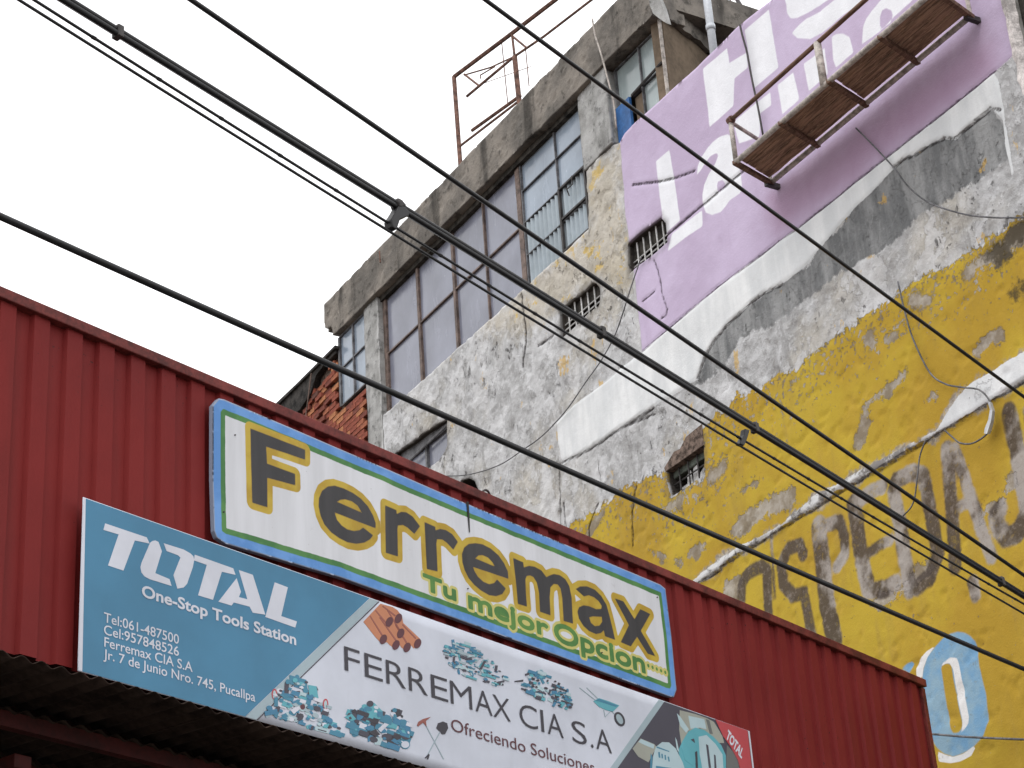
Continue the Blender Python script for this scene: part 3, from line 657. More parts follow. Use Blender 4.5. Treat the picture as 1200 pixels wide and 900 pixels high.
# dark torn eave over the brick bay
ev = MB().plate(pB([(300, 495), (323, 473), (360, 438), (393, 407), (394, 414), (380, 428), (371, 440), (364, 462), (352, 480), (336, 496), (318, 512)], .04), -.05, .06)
tall.part('torn_eave', ev, M['black_board'], bevel=.01)
tall.part('eave_board', MB().beam((at(300, 494, .08)[0], -.04, at(360, 438, .08)[1]-.02), (at(394, 406, .08)[0]-.03, -.04, at(360, 438, .08)[1]-.02), .10, .05), M['black_board'])
tall.part('lath', MB().tube([(at(377, 440)[0], -.2, at(377, 440)[1]), (at(372, 480)[0], -.2, at(372, 480)[1]), (at(366, 520)[0], -.2, at(366, 520)[1])], .012, 5), M['frame_brown'])
tall.part('bay_roof', MB().box((bu0, .10, 18.76), (at(394, 404)[0], 4, 18.84)), M['black_board'])
# end corner of the top floor: return wall, its eave and the drain pipe
az = radians(36.5); D = np.array([sin(az), cos(az), 0]); du, dd = float(D@PB.r), float(-(D@PB.n))
C0 = (8.235, .10)
def ret(t, o=0, z=0): # along return wall t metres, o outwards
    nx, ny = dd, -du
    return (C0[0]+du*t+nx*o, C0[1]+dd*t+ny*o, z)
v = [ret(0, 0, 16), ret(4.6, 0, 16), ret(4.6, 0, ST-.1), ret(0, 0, ST-.1), ret(0, -.2, 16), ret(4.6, -.2, 16), ret(4.6, -.2, ST-.1), ret(0, -.2, ST-.1)]
tall.part('return_wall', MB().add(v, [(0, 1, 2, 3), (4, 7, 6, 5), (0, 3, 7, 4), (1, 5, 6, 2), (3, 2, 6, 7)]), M['brown_wall'])
mb = MB(); n = 40; rr = random.Random(5)
for i in range(n+1):
    t = -.05+4.85*i/n
    for o_, z_ in ((.0, SB+.02), (.08, SB+.02), (.10, SB+.3), (.09, ST), (-.3, ST+.02)):
        p = ret(t, o_+rr.uniform(-.015, .015), z_+rr.uniform(-.02, .02)); mb.v.append(p)
for i in range(n):
    for j in range(4): mb.f.append((i*5+j, (i+1)*5+j, (i+1)*5+j+1, i*5+j+1))
mb.f += [(0, 1, 2, 3, 4), tuple(n*5+j for j in range(5))[::-1]]
tall.part('return_roof_edge', mb, M['slab'])
# pale plaster scab at the slab corner
tall.part('plaster_scab', MB().plate(pB([(760, -8), (762, 6), (766, 16), (776, 24), (783, 28), (778, 10), (773, -2)], .13), -.14, -.08), M['pillar'])
pp = [at(807, -20, .35), at(807, 0, .35), at(820, 77, .35), at(824, 100, .35)]
pm_ = tall.part('drain_pipe', MB().tube([(at(805, -30, .3)[0], -.05, 19.75), (8.93, .3, 17.6)][:0]+[(8.99, .30, 19.9), (8.99, .30, 17.4)], .055, 12), M['pvc'], smooth=True)
tall.part('pipe_collar', MB().tube([(8.99, .30, 18.42), (8.99, .30, 18.5)], .066, 12), M['pvc'], pm_, True)

# small barred windows in the wall
def barred(hole_px, bars_v, bars_h, lint, lm, bm_, back, label, lz):
    P = pB(hole_px); us_ = [p[0] for p in P]; zs_ = [p[1] for p in P]; a, b, c, e = min(us_), max(us_), min(zs_), max(zs_)
    lz = c+(e-c)*lz
    mb = MB().box((a, .10, lz), (b, .3, e+.03)); fr = tall.part('window', mb, lm, label=label, bevel=.008)
    for i in range(bars_v): u = a+(b-a)*(i+.9)/(bars_v+.4); tall.part('bar', MB().tube([(u, .07, c), (u, .07, e-.02)], .012, 6), bm_, fr)
    for i in range(bars_h): zz = c+(lz-c)*(i+.75)/(bars_h+.1); tall.part('bar', MB().tube([(a, .085, zz), (b, .085, zz)], .010, 6), bm_, fr)
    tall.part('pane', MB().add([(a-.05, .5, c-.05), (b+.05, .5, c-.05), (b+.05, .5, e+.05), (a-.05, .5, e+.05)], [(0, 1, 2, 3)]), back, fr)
    return fr, (a, b, c, e)
_, g1 = barred([(735, 287), (783, 255), (783, 284), (738, 321)], 6, 3, 0, M['soot'], M['white_bar'], M['dark_in'], 'barred opening under a sooty lintel at the edge of the lilac paint', .50)
_, g2 = barred([(656, 362), (703, 330), (703, 357), (657, 397)], 6, 3, 0, M['soot'], M['white_bar'], M['dark_in'], 'barred opening below the pale blue window', .55)
fr_, g3 = barred([(781, 551), (826, 512), (825, 558), (784, 582)], 4, 1, 0, M['green_grey'], M['steel_dark'], M['dark_in'], 'small window with white rags behind bars at the edge of the yellow paint', .62)
rag = MB(); rr = random.Random(8); a, b, c, e = g3
for k in range(5):
    u0 = a+.08+(b-a-.2)*k/5; u1 = u0+(b-a)/5.6; z1 = c+.10+.26*rr.random(); rag.add([(u0, .13, c), (u1, .13, c), (u1-.02, .12+.03*rr.random(), z1), (u0+.03, .14, z1-.08*rr.random())], [(0, 1, 2, 3)])
tall.part('rag', rag, M['white_bar'], fr_)
tall.part('chipped_brickwork', MB().plate([(a-.02, 12.66), (a+.22, 12.78), (a+.35, 12.76), (a+.5, 12.86), (b-.02, 12.88), (b-.02, 12.60), (a, 12.60)], -.012, .2), M['mortar'])
# low window and vent near the container
p = pB([(463, 531), (525, 490), (486, 562)]); wa, wb = p[0][0]-.1, p[1][0]+.05
fr_ = tall.part('window', MB().box((wa, .1, 15.78), (wb, .2, 16.35)).box((at(493, 530)[0]-.025, .09, 14.5), (at(493, 530)[0]+.025, .16, 15.78)).tube([(wa, .06, 15.70), (wb, .06, 15.80)], .02, 6), M['frame_grey'], label='broken-edged window just above the red container')
tall.part('pane', MB().add([(wa, .14, 14.3), (at(493, 530)[0]-.03, .14, 14.3), (at(493, 530)[0]-.03, .14, 15.78), (wa, .14, 15.78)], [(0, 1, 2, 3)]), M['glass_violet'], fr_)
tall.part('pane', MB().add([(at(493, 530)[0]+.03, .14, 14.3), (wb, .14, 14.3), (wb, .14, 15.78), (at(493, 530)[0]+.03, .14, 15.78)], [(0, 1, 2, 3)]), M['glass_violet'], fr_)
# peeled edge strip at the building's street corner
mb = MB(); rr = random.Random(4)
for i in range(40):
    z_ = 13.9+i*.1; mb.v += [(UR-.02-.03*rr.random(), -.03-.02*rr.random(), z_), (UR+.02, -.05, z_), (UR+.05+.02*rr.random(), .05, z_)]
for i in range(39): mb.f += [(3*i, 3*i+1, 3*i+4, 3*i+3), (3*i+1, 3*i+2, 3*i+5, 3*i+4)]
tall.part('corner_trim', mb, plain('chipped_white_trim', (.62, .58, .57), .8, .2, .35, 5, .01))
tall.part('street_front', MB().box((UR+.0, .04, 0), (UR+.04, 4.9, 17.7)), M['bare_conc'])
tall.part('corner_band', MB().box((UR+.045, .12, 9), (UR+.22, .5, 19)), M['soot'])
# antenna poles
ant = Thing('roof_antenna', 'thin dark antenna mast with guy wires on the roof behind the lilac wall', 'antenna', PB, (10.3, 2.2, 17.5))
def wp(px, py, off): u, z_ = PB.at(px, py, off); return (u, -off, z_)
ant.part('mast', MB().tube([wp(881, 28, -2.2), wp(864, 0, -2.2), wp(840, -40, -2.2)], .03, 6), M['steel_dark'])
ant.part('guy_wire', MB().tube([wp(852, 18, -2.2), wp(850, -30, -2.2)], .008, 4), M['steel_dark']); ant.part('guy_wire', MB().tube([wp(866, 28, -2.2), wp(861, -30, -2.2)], .008, 4), M['steel_dark'])
ant.part('guy_wire', MB().tube([wp(848, 8, -2.2), wp(856, 0, -2.2), wp(862, -12, -2.2)], .012, 4), M['steel_dark'])

# neighbour beyond the street corner
nb_ = Thing('neighbour_building', 'dark narrow building showing at the far right edge beyond the painted wall', 'building', PB, (UR+.4, 2, 0))
mb = MB().box((UR+.35, 1.0, 0), (UR+3, 5, 18.8)); nb_.part('wall', mb, M['soot'])
for k in range(5):
    f_ = nb_.part('window', MB().box((UR+.8, .93, 2.4+k*3.2), (UR+2.3, .99, 4.1+k*3.2)), M['frame_brown']); nb_.part('pane', MB().box((UR+.9, .91, 2.5+k*3.2), (UR+2.2, .925, 4.0+k*3.2)), M['glass_violet'], f_)

# rusty frame of an old billboard on the roof
az2 = radians(-42.38+180); P0 = PB.w(*[PB.at(540, 190, 0)[0], -.9])
PR = Plane(az2, P0[:2])
fr = Thing('billboard_frame', 'rusty open steel frame of an old sign standing on the roof', 'sign frame', PR, (0, 0, 19.4))
def rp(P): return [(PR.at(*q)[0], 0, PR.at(*q)[1]) for q in P]
def rt(name, P, r, m=M['steel_rust']): return fr.part(name, MB().tube(rp(P), r, 6), m)
rt('post', [(532, 90), (540, 200)], .04); rt('top_rail', [(532, 90), (600, 39), (652, -1), (720, -55)], .038)
rt('post', [(600, 40), (603, 66)], .022); rt('post', [(603, 66), (609, 125)], .045)
rt('strut', [(600, 42), (617, 56)], .02); rt('strut', [(544, 87), (562, 101)], .02); rt('truss_rail', [(547, 113), (603, 66)], .025); rt('truss_rail', [(603, 66), (637, 43), (693, 0), (760, -50)], .022)
rt('strut', [(544, 88), (575, 79), (603, 66)], .014); rt('bracket', [(563, 92), (563, 88), (580, 78)], .012)
rt('bottom_rail', [(553, 153), (610, 112)], .03); rt('bottom_rail', [(538, 172), (606, 120)], .022)
rt('hanging_wire', [(588, 50), (595, 121)], .009); rt('hanging_wire', [(616, 58), (620, 101)], .009); rt('hanging_wire', [(560, 100), (622, 78)], .006)
fr.part('base_rail', MB().tube([(PR.at(538, 172)[0], 0, 19.56), (PR.at(538, 172)[0]+6, 0, 19.56)], .04, 6), M['steel_rust'])
for px_ in (441, 441.5): pass
ss_ = solo('rebar_stub', MB().tube([(0, 0, 0), (-.01, 0, .22)], .014, 6), M['steel_rust'], 'short bent steel bar sticking up from the roof edge by the cables', 'steel bar', PB, (PB.at(443, 290, 0)[0], 0, 0))
ss_.location = tuple(PB.w(PB.at(443, 290, .1)[0], .1)[:2])+(19.52,)

# hanging work platform on the lilac wall
plat = Thing('work_platform', 'hanging steel work platform with plank floor on the lilac wall', 'platform', PB, (12.05, -.45, 15.1))
Ua, Ub, O0, O1, ZP = 10.24, 13.86, .12, .78, 15.17
sk = lambda o: .20*(o-O0)/(O1-O0)
nb = 4; seg = (Ub-Ua)/nb
k_ = 0
for j in range(4):
    o0 = O0+.05+j*(O1-O0-.1)/4; o1 = o0+(O1-O0-.1)/4-.012
    for i in range(2):
        a_ = Ua+.03+i*(Ub-Ua)/2; b_ = a_+(Ub-Ua)/2-.05-random.random()*.04; mb = MB(); n = 8
        for q in range(n+1):
            u = a_+(b_-a_)*q/n; zz = ZP+.03+random.uniform(-.006, .006)+.004*j
            mb.v += [(u+sk(o0), -o0, zz), (u+sk(o1), -o1, zz), (u+sk(o1), -o1, zz+.035), (u+sk(o0), -o0, zz+.035)]
        for q in range(n):
            s0, s1 = q*4, q*4+4
            for r_ in range(4): mb.f.append((s0+r_, s0+(r_+1) % 4, s1+(r_+1) % 4, s1+r_))
        mb.f += [(0, 3, 2, 1), (n*4, n*4+1, n*4+2, n*4+3)]
        plat.part('plank', mb, M['wood'])
for o_ in (O0, O1): plat.part('side_pipe', MB().tube([(Ua+sk(o_), -o_, ZP), (Ub+sk(o_), -o_, ZP)], .034, 10), M['steel_pale'], smooth=True)
for i in range(nb+1): u = Ua+seg*i; plat.part('cross_channel', MB().beam((u, -O0+.03, ZP-.012), (u+.2, -O1-.03, ZP-.012), .055, .05), M['wood_dark'])
RZ = PB.at(853, 142, .8)[1]
plat.part('hand_rail', MB().tube([(Ua+.18, -O1, RZ), (Ub+.2, -O1, RZ)], .028, 10), M['wood_dark'], smooth=True)
for i, u in enumerate((Ua, Ua+(Ub-Ua)*.47, Ub)): plat.part('post', MB().tube([(u+.2, -O1, ZP), (u+.2, -O1, RZ)], .03 if i != 1 else .045, 10), M['steel_pale'], smooth=True)
plat.part('end_rail', MB().tube([(Ua+.2, -O1, RZ-.02), (Ua, -O0, RZ-.03)], .024, 8), M['steel_pale']); plat.part('end_rail', MB().tube([(Ub+.2, -O1, RZ-.02), (Ub, -O0, RZ-.03)], .024, 8), M['steel_pale'])
plat.part('post', MB().tube([(Ua, -O0, ZP), (Ua, -O0, RZ)], .024, 8), M['steel_pale']); plat.part('post', MB().tube([(Ub, -O0, ZP), (Ub, -O0, RZ)], .024, 8), M['steel_pale'])
for u in (Ua, Ub): plat.part('joint', MB().tube([(u+.17, -O1, RZ), (u+.24, -O1, RZ)], .05, 8), M['steel_rust'])
plat.part('bracket', MB().beam((Ub, .05, ZP-.03), (Ub, -.2, ZP-.03), .06, .06), M['steel_dark']); plat.part('bracket', MB().beam((Ua, .05, ZP-.03), (Ua, -.2, ZP-.03), .06, .06), M['steel_dark'])

# ---- loose cables on the wall
def spline(P, n=6):
    P = [np.array(p, float) for p in P]; Q = [2*P[0]-P[1]]+P+[2*P[-1]-P[-2]]; out = []
    for i in range(1, len(Q)-2):
        for k in range(n):
            t = k/n; out.append(.5*((2*Q[i])+(-Q[i-1]+Q[i+1])*t+(2*Q[i-1]-5*Q[i]+4*Q[i+1]-Q[i+2])*t*t+(-Q[i-1]+3*Q[i]-3*Q[i+1]+Q[i+2])*t**3))
    return out+[P[-1]]
def wallcable(P, r, label, off=.06, m=None):
    Q = [(PB.at(*p, off)[0], -off, PB.at(*p, off)[1]) for p in P]; b_ = min(Q, key=lambda a: a[2])
    return solo('wall_cable', MB().tube(spline(Q), r, 5), m or M['frame_grey'], label, 'cable', PB, b_, 'loose cables on the painted wall', True)
wallcable([(1003, 150), (1025, 172), (1048, 197), (1065, 219), (1090, 238), (1130, 251), (1165, 255), (1203, 255)], .010, 'thin grey cable sagging across the grey cement patch under the platform')
wallcable([(1052, 330), (1062, 372), (1072, 402), (1090, 437), (1108, 450), (1128, 454), (1148, 457), (1160, 470), (1164, 482)], .010, 'thin cable curving down over the upper yellow paint to the white rag')
wallcable([(1107, 504), (1116, 512), (1125, 519), (1138, 520), (1150, 514), (1158, 507)], .010, 'short drooping cable loop just under the white ledge strip')
wallcable([(1085, 515), (1078, 535), (1075, 560), (1070, 590), (1056, 607)], .009, 'thin cable dangling from the ledge over the faded dark letters')
wallcable([(752, 300), (740, 335), (723, 387), (706, 420), (687, 447), (668, 475), (653, 493), (634, 512), (613, 527), (585, 545), (550, 556), (520, 558)], .009, 'long thin cable sweeping down the bare grey plaster from the barred opening')
wallcable([(1090, 860), (1140, 864), (1210, 867)], .012, 'straight thin cable crossing the bottom of the pale blue painted letter')
wallcable([(867, 29), (870, 42), (875, 60), (879, 82), (883, 102), (888, 125), (894, 158)], .014, 'dark cable hanging down between the two uprights of the first big white letter', .07, M['steel_dark'])
wallcable([(694, 22), (697, 40), (704, 62), (712, 92), (719, 120), (722, 150)], .014, 'grey cable hanging from the roof edge past the corner window', .33, M['steel_pale'])
rg = MB(); rr = random.Random(2); C_ = [(1157, 470, 1163, 472), (1160, 480, 1166, 482), (1158, 492, 1165, 493), (1154, 502, 1162, 505), (1153, 508, 1160, 509)]
for i, (a, b, c, d) in enumerate(C_):
    for (x_, y_, o_) in ((a, b, .05), ((a+c)/2, (b+d)/2, .12), (c, d, .06)): u, z_ = PB.at(x_, y_, o_); rg.v.append((u, -o_, z_))
for i in range(4): rg.f += [(3*i, 3*i+3, 3*i+4, 3*i+1), (3*i+1, 3*i+4, 3*i+5, 3*i+2)]
solo('plastic_rag', rg, M['pvc'], 'crumpled pale plastic strip hanging below the white ledge triangle', 'plastic strip', PB, rg.v[-1])

# ================================================================ RED CONTAINER
CU0, CU1, CT, CBZ = -1.82, 10.37, 7.745, 5.64
con = Thing('shipping_container', 'long red corrugated container set over the shop front', 'container', PA, (4.3, 1.2, 5.05))
def corr(u0, u1, z0, z1, d0=.0, dep=.030, pitch=.2405, ph=.0, nz=14):
    mb = MB(); us_ = []; u = u0+ph-pitch
    prof = [(0, 0), (.46, 0), (.52, 1), (.94, 1)]
    while u < u1+pitch:
        for a, b in prof:
            uu = u+a*pitch
            if u0 <= uu <= u1: us_.append((uu, d0+b*dep))
        u += pitch
    us_ = [(u0, us_[0][1])]+us_+[(u1, us_[-1][1])]
    zz = np.linspace(z0, z1, nz)
    for u, d in us_:
        for z_ in zz: mb.v.append((u, d+.003*(float(_h(round(u*7), round(z_*3), 4))-.5), z_))
    for i in range(len(us_)-1):
        for j in range(nz-1): mb.f.append((i*nz+j, (i+1)*nz+j, (i+1)*nz+j+1, i*nz+j+1))
    return mb
con.part('corrugated_side', corr(CU0+.06, CU1-.05, CBZ-.03, CT-.05, .0, ph=.088), M['red'])
con.part('top_rail', MB().box((CU0, -.03, CT-.07), (CU1, .09, CT)), M['red_rail'], bevel=.006)
con.part('bottom_rail', MB().box((CU0, .05, CBZ), (CU1, .14, CBZ+.12)), M['red_rail'], bevel=.005)
for u in (CU0, CU1-.06): con.part('corner_post', MB().box((u, -.006, CBZ-.03), (u+.06, .14, CT-.078)), M['red_rail'], bevel=.005)
con.part('end_panel', MB().box((CU1-.03, .142, CBZ), (CU1-.005, 2.4, CT-.02)), M['red']); con.part('end_panel', MB().box((CU0+.005, .142, CBZ), (CU0+.03, 2.4, CT-.02)), M['red'])
con.part('back_panel', MB().box((CU0+.04, 2.37, CBZ), (CU1-.04, 2.4, CT-.02)), M['red']); con.part('roof_panel', MB().box((CU0+.04, .095, CT-.05), (CU1-.04, 2.36, CT-.02)), M['red'])
con.part('floor_panel', MB().box((CU0+.04, .15, CBZ+.02), (CU1-.04, 2.36, CBZ+.08)), M['red_rail'])
hk = [(PA.at(*q)[0], .02, PA.at(*q)[1]) for q in Z(520, 570, 4, [(190, 35), (193, 20), (205, 13), (218, 20), (226, 38), (222, 55)])]
con.part('lifting_ring', MB().tube(spline(hk), .009, 6), M['steel_dark'])

# ---- painted shop sign
SO = .055
sg = Thing('shop_sign', 'white hand-painted board with blue and green border and black and yellow lettering', 'sign', PA, (4., -SO, 6.7))
pA = lambda P: PA.pts(P, SO)
sout = pA([(256, 467), (262, 468), (400, 527), (540, 587), (660, 637), (774, 685), (780, 690), (787, 745), (793, 808), (790, 817), (784, 816), (650, 767), (520, 720), (400, 677), (264, 637), (254, 630), (251, 622), (249, 560), (249, 475)])
Zs = lambda x, y, P: pA(Z(x, y, 7.5, P))
blk = [poly(Zs(240, 450, [(400, 392), (878, 580), (878, 665), (535, 548), (545, 702), (790, 792), (792, 890), (545, 822), (548, 1083), (418, 1042), (408, 700)])),
       poly(Zs(360, 540, [(598, 592), (598, 545), (575, 480), (530, 400), (470, 335), (400, 285), (320, 245), (240, 220), (180, 228), (130, 265), (102, 330), (98, 400), (115, 480), (150, 560), (210, 630), (280, 680), (350, 715), (430, 728), (500, 718), (550, 690), (575, 655), (490, 590), (460, 612), (410, 620), (350, 605), (300, 570), (260, 520), (238, 455)]), Zs(360, 540, [(258, 362), (290, 342), (330, 338), (390, 355), (440, 392), (482, 460)])),
       poly(Zs(360, 540, [(683, 392), (782, 435), (785, 470), (825, 450), (870, 454), (925, 490), (990, 575), (940, 640), (880, 585), (840, 563), (795, 568), (790, 600), (795, 840), (690, 808)])),
       poly(Zs(480, 580, [(132, 240), (225, 280), (228, 312), (270, 300), (320, 310), (375, 345), (425, 412), (385, 480), (330, 420), (290, 390), (240, 387), (235, 430), (245, 672), (152, 650)])),
       poly(Zs(480, 580, [(868, 735), (862, 670), (830, 600), (780, 530), (710, 470), (640, 435), (580, 425), (520, 432), (480, 465), (462, 520), (465, 590), (485, 660), (520, 730), (570, 790), (630, 840), (700, 880), (760, 888), (815, 870), (845, 822), (770, 745), (745, 775), (700, 785), (650, 765), (600, 720), (570, 670), (555, 630)]), Zs(480, 580, [(575, 558), (605, 530), (640, 527), (690, 550), (728, 590), (752, 632)])),
       poly(Zs(580, 620, [(162, 255), (248, 292), (255, 338), (300, 325), (350, 332), (410, 365), (455, 425), (475, 412), (520, 395), (570, 405), (620, 440), (655, 500), (675, 600), (688, 830), (608, 805), (595, 600), (580, 520), (555, 485), (520, 480), (490, 510), (483, 600), (490, 755), (400, 725), (390, 560), (370, 470), (340, 420), (310, 405), (280, 410), (268, 440), (272, 560), (283, 680), (205, 655), (185, 450)])),
       poly(Zs(660, 670, [(112, 152), (150, 130), (210, 130), (280, 160), (335, 215), (380, 290), (405, 380), (430, 480), (458, 598), (370, 565), (358, 510), (335, 535), (290, 545), (230, 520), (180, 475), (140, 410), (128, 350), (142, 312), (180, 296), (230, 305), (290, 330), (335, 328), (340, 300), (310, 255), (270, 222), (225, 205), (182, 215)]), Zs(660, 670, [(228, 400), (260, 390), (340, 395), (345, 440), (320, 475), (280, 480), (245, 450)])),
       poly(Zs(660, 670, [(455, 235), (530, 262), (628, 418), (680, 330), (765, 372), (682, 518), (812, 742), (745, 718), (650, 570), (595, 655), (508, 618), (580, 470)]))]
def sgt(s, pL, pR, hpx):
    u0, z0_ = PA.at(*pL, SO); u1, _ = PA.at(*pR, SO); h = PA.at(pL[0], pL[1]-hpx, SO)[1]-z0_
    return text_segs(s, u0, z0_, u1, h, .0)
grn = [sgt('Tu', (497, 690), (534, 704), 17), sgt('mejor', (550, 712), (643, 744), 20), sgt('Opcion', (651, 750), (756, 786), 21)]
dots = [(PA.at(760+i*5, 780+i*1.95, SO)) for i in range(5)]
def sign_attr(P):
    d = {'b_edge': -sdf(P, [poly(sout)]), 'b_black': sdf(P, blk), 'b_green': np.minimum(sdf(P, grn), np.minimum.reduce([np.hypot(P[:, 0]-a, P[:, 1]-b)-.006 for a, b in dots]))}
    return d
def sign_mat():
    t = NT('hand_painted_sign'); A = t.attr; n1 = t.noise(4, 6, .6); n2 = t.noise(30, 5, .6); nv = t.noise(5, 6, .6, (1, 1, .08), 2.)
    c = t.mix(t.step(nv, .35, .68), (.60, .61, .65), (.70, .71, .76)); c = t.mix(t.mt('MULTIPLY', t.step(t.noise(9, 6, .7, None, 5.), .62, .75), .35), c, (.38, .37, .38))
    ed = t.warp(t.warp(A('b_edge'), n1, .018), nv, .01)
    gr = t.mix(t.step(n1, .4, .6), (.045, .17, .045), (.08, .23, .06)); bl = t.mix(t.step(n1, .4, .6), (.09, .25, .58), (.14, .32, .68))
    c = t.mix(t.step(ed, .106, .102), c, gr); c = t.mix(t.step(ed, .068, .062), c, bl); c = t.mix(t.step(A('b_edge'), .012, .004), c, (.25, .3, .4))
    k = t.warp(A('b_black'), n1, .008); gk = t.warp(A('b_green'), n1, .006)
    ye = t.mix(t.step(n1, .38, .62), (.42, .27, .02), (.52, .37, .04)); ye = t.mix(t.step(nv, .55, .72), ye, (.36, .24, .03))
    c = t.mix(t.step(gk, .032, .026), c, (.55, .50, .16))
    c = t.mix(t.step(k, .050, .045), c, ye); c = t.mix(t.step(gk, .011, .007), c, t.mix(t.step(n1, .4, .6), (.06, .18, .045), (.10, .24, .05)))
    c = t.mix(t.step(k, .006, .002), c, (.30, .19, .03)); c = t.mix(t.step(k, .002, -.002), c, t.mix(t.step(nv, .3, .7), (.028, .027, .03), (.05, .048, .052)))
    c = t.mix(t.mt('MULTIPLY', t.step(n2, .68, .74), .4), c, (.12, .11, .11))
    return t.done(c, .5, t.bump(t.mt('ADD', n1, t.mt('MULTIPLY', n2, .1)), .004, .4), .35)
SB_ = (4., -SO, 6.7)
us_ = [p[0] for p in sout]; zs_ = [p[1] for p in sout]
sme = sheet(poly(sout), (min(us_)-.02, min(zs_)-.02), (max(us_)+.02, max(zs_)+.02), .0085, lambda P: SO+.004*(fbm(P[:, 0]*1.3, P[:, 1]*1.3, 3, 3)-.5)*2, -SO+.03, sign_attr, sign_mat(), 'board', SB_)
link('board', sme, sg.e)
for (x_, y_) in ((275, 510), (548, 600), (770, 700), (262, 600), (548, 690), (705, 765)):
    u, z_ = PA.at(x_, y_, SO); sg.part('screw', MB().tube([(u, -SO-.008, z_), (u, -SO+.004, z_)], .005, 8), M['steel_dark'])
tr = [PA.at(*q, SO) for q in Z(480, 580, 7.5, [(495, 60), (515, 62), (522, 180), (527, 330), (520, 330), (508, 190)])]
sg.part('drip_stain', MB().plate(tr, -SO-.0045, -SO-.003), plain('black_drip', (.03, .03, .03), .7))

# ---- printed banner
BO = .075
bn = Thing('shop_banner', 'long printed vinyl banner with teal left end advertising tools under the painted board', 'banner', PA, (4., -BO, 5.6))
pN = lambda P: PA.pts(P, BO)
BT = 6.64; BBt = 5.595; bl0 = PA.at(99, 583, BO)[0]-.01; bl1 = PA.at(878, 858, BO)[0]
BT = PA.at(99, 583, BO)[1]; BBt = PA.at(94, 787, BO)[1]
def pm(name, c, rough=.45): 
    t = NT(name); n = t.noise(1.6, 5, .6); n2 = t.noise(7, 5, .6, (1, 1, .3)); cc_ = t.mix(t.step(n, .3, .7), tuple(x*.9 for x in c), tuple(min(1, x*1.07) for x in c)); cc_ = t.mix(t.mt('MULTIPLY', t.step(n2, .58, .8), .15), cc_, tuple(x*.6 for x in c))
    return t.done(cc_, rough, t.bump(t.noise(2.2, 3, .5, (1, 1, .5)), .02, .15), .35)
M['vinyl'] = pm('white_vinyl', (.58, .61, .70)); M['p_teal'] = pm('teal_print', (.056, .205, .345)); M['p_white'] = pm('white_print', (.62, .64, .72)); M['p_dark'] = pm('dark_violet_print', (.065, .062, .085)); M['p_text'] = pm('grey_black_print', (.045, .042, .055))
M['p_red'] = pm('red_print', (.46, .065, .08)); M['p_cyan'] = pm('light_teal_print', (.11, .38, .45)); M['p_pale'] = pm('pale_cyan_print', (.42, .55, .60)); M['p_orange'] = pm('orange_print', (.52, .21, .11)); M['p_maroon'] = pm('maroon_print', (.11, .035, .045)); M['p_band'] = pm('grey_teal_print', (.34, .43, .48)); M['p_beige'] = pm('beige_print', (.33, .34, .30)); M['p_olive'] = pm('grey_olive_print', (.14, .15, .15)); M['p_brown'] = pm('red_brown_print', (.30, .10, .08))
M['p_blue'] = pm('mid_teal_print', (.06, .22, .33))
# slightly slack vinyl sheet
nU, nZ = 90, 14; mb = MB()
for i in range(nU+1):
    for j in range(nZ+1):
        u = bl0+(bl1-bl0)*i/nU; z_ = BBt+(BT-BBt)*j/nZ; mb.v.append((u, -BO+.0, z_))
for i in range(nU):
    for j in range(nZ): a = i*(nZ+1)+j; mb.f.append((a, a+nZ+1, a+nZ+2, a+1))
vb = bn.part('sheet', mb, M['vinyl'], smooth=True)
md = vb.modifiers.new('thick', 'SOLIDIFY'); md.thickness = .004; md.offset = -1
LAY = [0]
def pr(name, P, m, lay=1, label=None, closed=True):
    o = BO+.0015*lay; ring = PA.pts(P, o); return bn.part(name, MB().plate(ring, -o, -o+.001), m, label=label)
def zb(x, y, s, P): return Z(x, y, s, P)
def edgeT(x): return 583+(x-99)*.3537      # banner's upper edge in the photograph
def clipb(P): return P
TB = PA.at(300, 841, BO)
def uzp(u, z_):  # back to a ring point list in plane units
    return (u, z_)
def pr2(name, ring, m, lay=1):
    o = BO+.0015*lay; return bn.part(name, MB().plate(ring, -o, -o+.001), m)
E0, E1 = BBt+.004, BT-.004
ua = PA.at(433, 703, BO)[0]; ub_ = PA.at(287, 837, BO)[0]
pr2('teal_field', [(bl0+.031, E0), (ub_, E0), (ua, E1), (bl0+.019, E1)], M['p_teal'])
u_a2 = PA.at(443, 706, BO)[0]; u_b2 = PA.at(300, 841, BO)[0]
pr2('slanted_band', [(ub_+.005, E0), (u_b2, E0), (u_a2, E1), (ua+.005, E1)], M['p_band'])
pr2('slanted_line', [(u_b2+.004, E0), (u_b2+.014, E0), (u_a2+.014, E1), (u_a2+.004, E1)], M['p_text'])
TS = lambda P: Z(90, 590, 7.5, P); TU = lambda P: Z(220, 620, 7.5, P)
for P in (TS([(250, 175), (615, 298), (640, 352), (510, 325), (410, 590), (275, 545), (368, 272), (235, 232)]),
          TS([(645, 345), (665, 330), (690, 325), (718, 338), (748, 420), (690, 612), (815, 665), (833, 725), (640, 665), (595, 640), (568, 605), (560, 560), (570, 520)]),
          TS([(765, 350), (940, 405), (1000, 440), (1025, 465), (1032, 495), (1020, 560), (985, 660), (970, 705), (940, 738), (885, 748), (850, 630), (912, 475), (890, 455), (790, 418)]),
          TU([(62, 225), (400, 345), (420, 402), (300, 375), (222, 622), (92, 582), (168, 315), (55, 275)]),
          TU([(450, 360), (572, 402), (682, 752), (572, 735), (545, 682), (405, 645), (385, 672), (270, 638), (430, 432), (468, 552), (450, 598), (525, 617)]),
          TU([(765, 468), (880, 512), (822, 765), (960, 812), (945, 866), (682, 772), (690, 745)])):
    pr('logo_letter', P, M['p_white'], 2)
